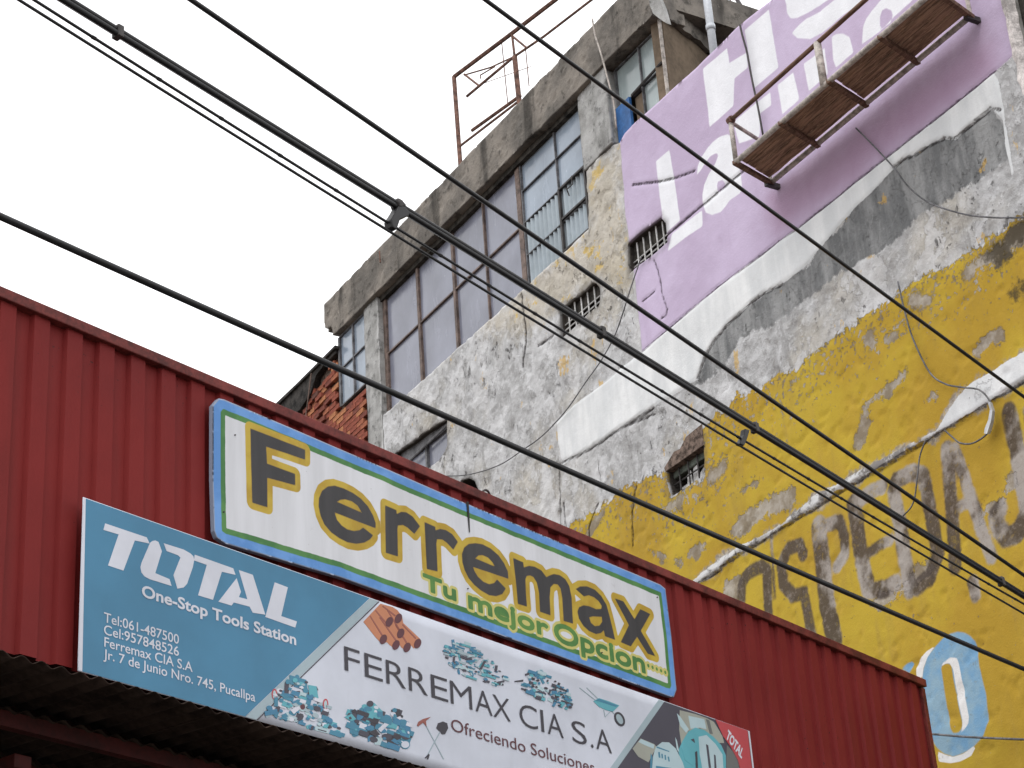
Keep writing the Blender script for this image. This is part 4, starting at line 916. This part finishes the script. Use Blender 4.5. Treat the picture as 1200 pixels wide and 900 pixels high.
T = lambda s, a, b, h, m=M['p_white'], bold=0., **k: put_text(bn, s, PA, BO+.003, a, b, h, m, bold, **k)
T('One-Stop Tools Station', (166, 698.5), (347, 756), 13, bold=.025)
T('Tel:061-487500', (121.5, 728.5), (209.5, 753), 11.2, bold=.006)
T('Cel:957848526', (121.5, 743), (209.5, 767.5), 11.2, bold=.006)
T('Ferremax CIA S.A', (122, 757.5), (225.5, 787), 11.2, bold=.006)
T('Jr. 7 de Junio Nro. 745, Pucallpa', (121, 771.5), (299, 822), 11.2, bold=.006)
yb = lambda x: 786+(x-405)*.3119
hz_ = PA.at(405, 757.5, BO)[1]-PA.at(405, 786, BO)[1]; zb0 = PA.at(405, 786, BO)[1]
for ch, x0_, x1_ in (('F', 403.5, 421.7), ('E', 427.3, 448.3), ('R', 452.5, 475.3), ('R', 479, 501), ('E', 505.3, 525), ('M', 528, 553.3), ('A', 557, 577), ('X', 577.8, 598.3), ('C', 609.3, 630.3), ('I', 634.3, 637.6), ('A', 641.7, 660.3), ('S', 670.8, 687.8), ('.', 692.3, 695.3), ('A', 698.5, 716.8)):
    me_ = text_mesh(ch, -.008); xs_ = [p.co[0] for p in me_.vertices]; xa, xb = min(xs_), max(xs_)
    a_, b_ = PA.at(x0_, yb(x0_), BO)[0], PA.at(x1_, yb(x1_), BO)[0]; mb = MB()
    mb.v = [(a_+(p.co[0]-xa)/(xb-xa)*(b_-a_), -BO-.0042, zb0+p.co[1]/CAP*hz_) for p in me_.vertices]; mb.f = [tuple(p.vertices) for p in me_.polygons]
    bn.part('letter', mb, M['p_text'])
T('Ofreciendo Soluciones', (529, 856), (697, 906), 14, M['p_brown'] if 0 else M['p_maroon'], .0)
# pipes
ZP_ = lambda P: Z(390, 690, 6, P)
pr('pipe_picture', ZP_([(215, 232), (335, 104), (420, 128), (455, 150), (488, 195), (495, 240), (560, 300), (615, 352), (610, 385), (570, 420), (548, 395), (520, 440), (480, 410), (465, 385), (440, 425), (400, 395), (380, 375), (345, 388), (300, 340)]), M['p_orange'], 1)
for a, b in (((262, 190), (350, 330)), ((300, 150), (400, 270)), ((330, 200), (450, 370)), ((385, 150), (470, 290)), ((440, 250), (520, 380)), ((490, 250), (585, 350)), ((350, 120), (440, 190))):
    pr('pipe_edge', ZP_([(a[0]-3, a[1]+3), (a[0]+3, a[1]-3), (b[0]+4, b[1]-4), (b[0]-4, b[1]+4)]), M['p_brown'], 1.6)
def ell(c, rx, ry, rot=0, n=18): return [(c[0]+rx*cos(t)*cos(rot)-ry*sin(t)*sin(rot), c[1]+rx*cos(t)*sin(rot)+ry*sin(t)*cos(rot)) for t in [2*pi*i/n for i in range(n)]]
for c in ((398, 232), (462, 208), (478, 313), (356, 355), (445, 395), (523, 412), (597, 385)): pr('pipe_end', ZP_(ell(c, 24, 36, .4)), M['p_maroon'], 2.2)
# wheelbarrow, pick and shovel
ZW = lambda P: Z(600, 750, 6, P)
def ln(ax, a, b, wd=4):
    d = np.array(b, float)-np.array(a, float); d /= np.linalg.norm(d); n_ = np.array([-d[1], d[0]])*wd/2
    return [tuple(np.array(a)+n_), tuple(np.array(b)+n_), tuple(np.array(b)-n_), tuple(np.array(a)-n_)]
pr('wheelbarrow_tray', ZW([(572, 430), (612, 408), (680, 430), (755, 460), (708, 506), (660, 492), (612, 470)]), M['p_cyan'], 1.5)
pr('wheelbarrow_tray', ZW([(590, 425), (612, 412), (745, 462), (730, 470), (640, 440)]), M['p_blue'], 2)
for a, b in (((475, 335), (590, 425)), ((525, 335), (605, 412)), ((645, 490), (655, 540)), ((655, 540), (690, 505)), ((700, 500), (760, 555))): pr('wheelbarrow_handle', ZW(ln(0, a, b, 5)), M['p_band'], 1.5)
pr('wheelbarrow_wheel', ZW(ell((757, 556), 34, 54, -.45)), M['p_text'], 2); pr('wheelbarrow_wheel', ZW(ell((757, 556), 20, 38, -.45)), M['p_band'], 2.5)
ZK = lambda P: Z(480, 740, 6, P)
pr('pick_handle', ZK(ln(0, (100, 630), (240, 898), 6)), M['p_band'], 1.5); pr('pick_head', ZK([(52, 660), (62, 635), (95, 615), (150, 600), (115, 630), (120, 670), (95, 640), (62, 668)]), M['p_brown'], 2)
pr('shovel_handle', ZK(ln(0, (212, 710), (118, 885), 7)), M['p_band'], 1.7); pr('shovel_blade', ZK([(188, 680), (200, 645), (235, 632), (265, 645), (272, 680), (250, 722), (228, 722), (215, 705)]), M['p_text'], 2.1)
pr('shovel_grip', ZK([(105, 890), (135, 858), (142, 868), (132, 900), (122, 900), (126, 880), (115, 893)]), M['p_text'], 2.2)
# heaps of tools: many small printed pieces each
def heap(name, env, n, cols, seed, smin=3, smax=9, lay0=1.4, aspect=(1, 3)):
    rr = random.Random(seed); xs = [p[0] for p in env]; ys = [p[1] for p in env]; by = {}
    S = segs_of(env); k = 0; got = 0
    while got < n and k < n*30:
        k += 1; x_, y_ = rr.uniform(min(xs), max(xs)), rr.uniform(min(ys), max(ys))
        if not seg_in(np.array([[x_, y_]]), S)[0]: continue
        got += 1; s_ = rr.uniform(smin, smax); a_ = rr.uniform(*aspect); r_ = rr.choice([.33, .33, .33, rr.uniform(0, pi)]); q = rr.random()
        if q < .45: ring = [(x_-s_*a_/2, y_-s_/2), (x_+s_*a_/2, y_-s_/2), (x_+s_*a_/2, y_+s_/2), (x_-s_*a_/2, y_+s_/2)]
        elif q < .8: ring = ell((x_, y_), s_*.5*a_**.5, s_*.5, 0, 10)
        else: ring = [(x_-s_, y_+s_*.3), (x_, y_-s_*.6), (x_+s_, y_), (x_+s_*.3, y_+s_*.6)]
        c_, d_ = cos(r_), sin(r_); ring = [(x_+(a-x_)*c_-(b-y_)*d_, y_+(a-x_)*d_+(b-y_)*c_) for a, b in ring]
        m = rr.choice(cols); o = BO+.0015*lay0+.00003*got
        by.setdefault(m, MB()).plate(PA.pts(ring, o), -o, -o+.0008)
    for m, mbb in by.items(): bn.part(name, mbb, M[m], kind='stuff')
heap('tool_heap', [(316, 820), (322, 808), (336, 800), (340, 792), (360, 797), (364, 806), (372, 812), (378, 822), (386, 828), (394, 842), (400, 858), (398, 862), (370, 855), (318, 841), (314, 832)], 150, ['p_cyan', 'p_teal', 'p_pale', 'p_blue', 'p_band', 'p_white', 'p_dark', 'p_blue'], 1, 2, 6)
pr('tool_case', Z(300, 740, 6, [(235, 305), (355, 340), (360, 395), (240, 370)]), M['p_blue'], 2.8); pr('tool_case', Z(300, 740, 6, [(368, 375), (425, 385), (440, 470), (375, 450)]), M['p_cyan'], 2.8)
for c in ((245, 610), (465, 690)): pr('case_front', Z(300, 740, 6, [(c[0]-50, c[1]-28), (c[0]+45, c[1]-5), (c[0]+45, c[1]+28), (c[0]-50, c[1]+5)]), M['p_pale'], 2.8); pr('case_slot', Z(300, 740, 6, [(c[0]-30, c[1]-6), (c[0]+30, c[1]+10), (c[0]+30, c[1]+18), (c[0]-30, c[1]+2)]), M['p_dark'], 3)
pr('tool_disc', Z(300, 740, 6, ell((330, 528), 32, 34)), M['p_pale'], 2.9); pr('tool_disc', Z(300, 740, 6, ell((328, 530), 18, 20)), M['p_maroon'], 3.1)
for c in ((490, 510), (130, 440)): pr('tool_loop', Z(300, 740, 6, ell(c, 19, 38)), M['p_red'], 2.4); pr('tool_loop', Z(300, 740, 6, ell((c[0], c[1]+4), 11, 30)), M['p_pale'], 2.6)
heap('tool_heap', [(409, 835), (420, 828), (432, 821), (440, 826), (448, 836), (458, 830), (470, 834), (474, 846), (482, 850), (481, 866), (470, 878), (452, 874), (440, 868), (412, 860)], 130, ['p_cyan', 'p_teal', 'p_blue', 'p_dark', 'p_text', 'p_white', 'p_blue'], 2, 2, 8)
for P, m in (([(665, 545), (718, 555), (720, 735), (660, 715)], 'p_blue'), ([(775, 560), (790, 515), (830, 500), (890, 560), (885, 620), (840, 610)], 'p_cyan'), ([(920, 750), (960, 735), (1010, 775), (990, 825), (930, 815)], 'p_text'), ([(830, 740), (890, 750), (885, 800), (835, 795)], 'p_pale'), ([(1040, 640), (1065, 650), (1085, 745), (1000, 760)], 'p_cyan'), ([(950, 550), (1010, 545), (1020, 590), (970, 620)], 'p_text')): pr('tool_shape', Z(300, 740, 6, P), M[m], 2.6)
pr('tool_ring', Z(300, 740, 6, ell((1050, 795), 34, 30)), M['p_blue'], 2.7); pr('tool_ring', Z(300, 740, 6, ell((1050, 795), 28, 24)), M['vinyl'], 2.9); pr('tool_disc', Z(300, 740, 6, ell((803, 508), 24, 22)), M['p_dark'], 3)
heap('tool_heap', [(518, 762), (526, 756), (548, 753), (562, 762), (575, 772), (592, 788), (594, 798), (582, 804), (560, 798), (530, 788)], 150, ['p_cyan', 'p_blue', 'p_pale', 'p_band', 'p_teal', 'p_dark'], 3, 1.2, 3.4, aspect=(1.5, 6))
heap('tool_heap', [(612, 800), (618, 788), (636, 784), (650, 796), (664, 808), (670, 818), (668, 832), (656, 828), (630, 818), (614, 808)], 140, ['p_cyan', 'p_blue', 'p_pale', 'p_teal', 'p_text', 'p_dark'], 4, 1.2, 4, aspect=(1, 4))
pr('tool_shape', Z(480, 740, 6, [(738, 348), (800, 338), (800, 352), (740, 356)]), M['p_text'], 3)
# right-hand picture of gloved hands at work
uc = PA.at(777, 825, BO)[0]; Pc = lambda P: Z(740, 780, 7.5, P)
ud = PA.at(712, 903, BO)[0]
def line_u(z_): a = PA.at(776, 825.5, BO); b = PA.at(740, 876.7, BO); return a[0]+(z_-a[1])*(b[0]-a[0])/(b[1]-a[1])
bd = lambda dx: [(line_u(E0)+dx, E0), (line_u(E1)+dx, E1)]
pr2('picture_edge', [bd(-.07)[0], bd(0)[0], bd(0)[1], bd(-.07)[1]], M['p_band'], 1)
pr2('picture_ground', [bd(0)[0], (bl1-.02, E0), (bl1-.02, E1), bd(0)[1]], M['p_dark'], 1)
redu = PA.at(838, 846, BO)[0]; redb = PA.at(877, 905, BO)
pr2('red_corner', [(redu, E1), (bl1-.03, E1), (bl1-.03, E0), (PA.at(872, 900, BO)[0]+.15, E0), PA.at(864, 890.7, BO), PA.at(856, 876, BO), PA.at(846.7, 862.7, BO)], M['p_red'], 3.4)
pr('sleeve', Pc([(425, 392), (560, 425), (660, 460), (725, 495), (800, 620), (815, 680), (760, 680), (700, 610), (600, 550), (500, 575), (440, 700), (420, 560)]), M['p_beige'], 1.6)
pr('sleeve_cuff', Pc([(500, 440), (640, 470), (660, 560), (600, 545), (520, 555)]), M['p_pale'], 1.9); pr('sleeve_fold', Pc([(655, 470), (685, 480), (715, 600), (690, 600)]), M['p_olive'], 2.1); pr('sleeve_fold', Pc([(400, 420), (430, 450), (505, 560), (480, 590), (430, 530)]), M['p_pale'], 2)
pr('glove', Pc([(500, 580), (560, 545), (640, 565), (720, 625), (790, 700), (830, 790), (832, 1000), (500, 1000), (430, 820), (410, 750), (450, 660)]), M['p_cyan'], 2.3)
pr('glove_back', Pc([(590, 625), (660, 610), (740, 690), (800, 780), (815, 1000), (640, 1000), (600, 780)]), M['p_pale'], 2.7)
for P in ([(655, 690), (675, 700), (700, 900), (680, 900)], [(725, 780), (740, 790), (755, 1000), (735, 1000)], [(520, 650), (550, 640), (560, 680), (540, 665)]): pr('glove_seam', Pc(P), M['p_dark'], 3.1)
pr('glove_finger', Pc([(440, 720), (480, 650), (540, 690), (570, 850), (540, 880), (470, 830)]), M['p_cyan'], 3.0); pr('glove_gap', Pc([(560, 760), (578, 750), (585, 900), (565, 900)]), M['p_text'], 3.2); pr('glove_light', Pc([(385, 630), (400, 660), (420, 760), (400, 740)]), M['p_pale'], 2.8)
pr('sleeve', Pc([(10, 730), (80, 640), (200, 690), (225, 720), (190, 770), (150, 850), (60, 800)]), M['p_beige'], 1.7)
pr('sleeve_light', Pc([(60, 670), (85, 645), (200, 695), (195, 730), (120, 700)]), M['p_pale'], 1.9)
pr('glove', Pc([(190, 800), (215, 715), (270, 672), (330, 675), (390, 730), (450, 850), (500, 1000), (175, 1000)]), M['p_pale'], 2.5)
for P in ([(225, 710), (330, 750), (335, 760), (220, 722)], [(235, 760), (250, 760), (255, 810), (240, 808)], [(262, 775), (275, 775), (278, 815), (266, 815)], [(290, 785), (302, 785), (306, 828), (294, 828)], [(318, 800), (330, 800), (338, 842), (326, 842)], [(170, 770), (185, 800), (180, 1000), (160, 1000)], [(215, 880), (350, 900), (350, 925), (215, 900)]): pr('glove_mark', Pc(P), M['p_blue'], 3.0)
pr('tool_dark', Pc([(840, 700), (900, 760), (960, 850), (960, 1000), (835, 1000), (835, 800)]), M['p_olive'], 2.0)
# small rotated lettering in the red corner
me_ = text_mesh('TOTAL', .04); xs_ = [p.co[0] for p in me_.vertices]; a0 = np.array(PA.at(*Pc([(822, 632)])[0], BO)); a1 = np.array(PA.at(*Pc([(962, 818)])[0], BO)); dv = (a1-a0)/(max(xs_)-min(xs_)); nv_ = np.array([-dv[1], dv[0]]); nv_ = nv_/np.linalg.norm(nv_)*.085/CAP
mb = MB(); mb.v = [tuple((lambda q: (q[0], -BO-.0065, q[1]))(a0+dv*(p.co[0]-min(xs_))+nv_*p.co[1])) for p in me_.vertices]; mb.f = [tuple(p.vertices) for p in me_.polygons]
bn.part('lettering', mb, M['p_white'], kind='stuff')
pr2('white_hem', [(bl1-.022, E0), (bl1-.002, E0), (bl1-.002, E1), (bl1-.022, E1)], M['p_white'], 3.6); pr2('white_hem', [(bl0+.002, E0), (bl0+.030, E0), (bl0+.018, E1), (bl0+.002, E1)], M['p_white'], 1.2)

# ================================================================ SHOP UNDER THE CONTAINER: porch roof seen from below
shop = Thing('shop_building', 'dark open shop porch with brown corrugated roof under the red container', 'building', PA, (4.3, 2.5, 0))
RZ0 = PA.at(40, 775, .12)[1]
pitch = .13
def roofsheet(u0, u1, o0, o1, z0, z1, n=8):
    mb = MB(); m = int(round((u1-u0)/pitch*n))
    for i in range(m+1):
        u = u0+(u1-u0)*i/m; zz = .014*sin(2*pi*u/pitch)
        for k in range(4): f_ = k/3; mb.v.append((u, -(o0+(o1-o0)*f_), z0+(z1-z0)*f_+zz))
    for i in range(m):
        for k in range(3): a = i*4+k; mb.f.append((a, a+1, a+5, a+4))
    return mb
for r in range(4):
    o0 = .14-r*.62; o1 = o0-.74; zA = RZ0-.012-r*.03
    for k in range(13):
        u0 = -2.2+k*.93; s_ = shop.part('roof_sheet', roofsheet(u0, u0+.955, o0, o1, zA+.004*(k % 2), zA+.035+.004*(k % 2)), M['roof_sheet'], smooth=True)
        md = s_.modifiers.new('thick', 'SOLIDIFY'); md.thickness = .004
for r in range(5): shop.part('purlin', MB().box((-2.2, .50+r*.62, RZ0-.13-r*.03), (10.2, .56+r*.62, RZ0-.040-r*.03)), M['red_dark'])
for u in (-1.4, .72, 2.9, 5.1, 7.3, 9.4): shop.part('rafter', MB().box((u, .62, RZ0-.30), (u+.12, 3.2, RZ0-.22)), M['red_dark'], bevel=.006)
for u in (-1.6, 3.6, 9.6): shop.part('post', MB().box((u, .3, .13), (u+.14, .44, RZ0-.33)), M['red_dark'], bevel=.006)
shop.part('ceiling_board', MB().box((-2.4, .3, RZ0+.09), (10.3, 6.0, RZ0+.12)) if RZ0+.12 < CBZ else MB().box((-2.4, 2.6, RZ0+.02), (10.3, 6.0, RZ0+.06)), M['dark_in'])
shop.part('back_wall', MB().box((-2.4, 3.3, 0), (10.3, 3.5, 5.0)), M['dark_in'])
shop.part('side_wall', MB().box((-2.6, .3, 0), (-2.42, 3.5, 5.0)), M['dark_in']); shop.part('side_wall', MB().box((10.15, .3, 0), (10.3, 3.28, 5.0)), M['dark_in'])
mb = MB()
for i in range(4): mb.box((-.8+i*2.6, 3.2, .1), (1.4+i*2.6, 3.28, 3))
shop.part('roller_shutter', mb, M['steel_dark'])

# ================================================================ OVERHEAD CABLES
PWR = Plane(PA.az, PA.w(0, 2.0)[:2])
def overhead(name, P, r, label, cat='cable', sagext=(7, 9), two=None, mat=None, group=None, n=8):
    Q = [PWR.at(*p) for p in P]
    s0 = (Q[1][1]-Q[0][1])/(Q[1][0]-Q[0][0]); s1 = (Q[-1][1]-Q[-2][1])/(Q[-1][0]-Q[-2][0])
    us_ = np.array([q[0] for q in Q]); zs_ = np.array([q[1] for q in Q]); c_ = np.polyfit(us_, zs_, 2)
    U = np.linspace(us_[0]-sagext[0], us_[-1]+sagext[1], 70)
    pt = []
    for u in U: pt.append((u, 0, float(np.polyval(c_, u))))
    return pt, r
OC = lambda lab, cat, pl, b: Thing('overhead_cable', lab, cat, pl, b, 'overhead cables along the street')
th = OC('lowest black overhead cable, crossing just above the painted board', 'cable', PWR, (-8, 0, 6.7))
def cab(th_, name, pts, r, m=M['wire'], n=8): return th_.part(name, MB().tube(pts, r, n), m, smooth=True)
p1, _ = overhead('', [(0, 255), (100, 300), (233, 357), (400, 430), (600, 522), (750, 590), (900, 655.5), (1020, 707), (1200, 783.5)], 0, '')
cab(th, 'cable', p1, .0175)
p2, _ = overhead('', [(80, 0), (370, 185), (525, 279), (670, 365), (840, 473), (1040, 600), (1200, 698)], 0, '')
th = Thing('cable_bundle', 'thickest black cable bundle with small clips running above the thin pair', 'cable', PWR, (-8, 0, 8))
cab(th, 'strand', [(a, b, c+.013) for a, b, c in p2], .0165)
cab(th, 'strand', [(a, b-.006, c-.016) for a, b, c in p2], .0165); cab(th, 'strand', [(a+.0, b+.022, c) for a, b, c in p2], .010)
def at_u(pts, u): us_ = [q[0] for q in pts]; return float(np.interp(u, us_, [q[2] for q in pts]))
for px_, py_ in ((139, 30), (466, 232), (705, 387), (884, 495), (1173, 678)):
    u = PWR.at(px_, py_)[0]; z_ = at_u(p2, u); th.part('clip', MB().box((u-.018, -.024, z_-.032), (u+.018, .03, z_+.036)).box((u-.012, -.012, z_+.034), (u+.012, .012, z_+.045)), M['steel_dark'], bevel=.004)
p3, _ = overhead('', [(38, 0), (240, 127), (370, 206), (550, 320), (800, 472), (997, 593), (1200, 707)], 0, '')
p3b, _ = overhead('', [(20, 0), (240, 136), (370, 216), (545, 326), (800, 482), (1000, 603), (1197, 717)], 0, '')
th = OC('upper thin cable of the close pair under the thick bundle', 'cable', PWR, (-8, 0, 8)); cab(th, 'cable', p3, .0082)
for k in range(26):
    u = -1+k*.42; z_ = at_u(p3, u); th.part('spiral_tie', MB().tube([(u-.012, 0, z_), (u+.012, 0, z_)], .0105, 6), M['wire'])
th = OC('lower thin cable of the close pair under the thick bundle', 'cable', PWR, (-8, 0, 7.9)); cab(th, 'cable', p3b, .0082)
p4, _ = overhead('', [(225, 0), (487, 180), (605, 264), (800, 398), (1007, 538), (1200, 675)], 0, '')
th = OC('single black cable crossing directly above the thick bundle', 'cable', PWR, (-8, 0, 8.4)); cab(th, 'cable', p4, .0148)
p5, _ = overhead('', [(568, 0), (713, 105), (907, 250), (1043, 350), (1200, 465)], 0, '')
th = OC('highest black cable, crossing in front of the lilac wall', 'cable', PWR, (-8, 0, 9.8)); cab(th, 'cable', p5, .0148)
# spacer plates tying bundle and pair together
def spacer(px0, px1, label, big):
    u = PWR.at(*px0)[0]; za = at_u(p2, u); zb_ = at_u(p3b, u+(.10 if big else .05))
    t_ = Thing('cable_spacer', label, 'cable spacer', PWR, (u, 0, zb_), 'clamps on the overhead cables')
    if big:
        ring = PWR.pts(Z(420, 210, 12, [(520, 400), (580, 390), (680, 490), (660, 540), (540, 590), (490, 740), (430, 700), (405, 590), (470, 490)]))
        t_.part('plate', MB().plate(ring, -.03, .03), M['wire'], bevel=.008)
        t_.part('clamp', MB().plate(PWR.pts(Z(420, 210, 12, [(500, 330), (560, 330), (620, 400), (530, 420)])), -.035, .035), M['steel_dark'], bevel=.006)
    else:
        t_.part('plate', MB().plate(PWR.pts(Z(740, 480, 8.57, [(1120, 200), (1165, 215), (1140, 300), (1110, 370), (1065, 350), (1110, 260)])), -.02, .02), M['wire'], bevel=.005)
spacer((455, 240), None, 'dark clamp plate joining thick bundle and thin pair before the roof edge', True)
spacer((870, 510), None, 'small dark clamp joining thick bundle and thin pair before the yellow paint', False)
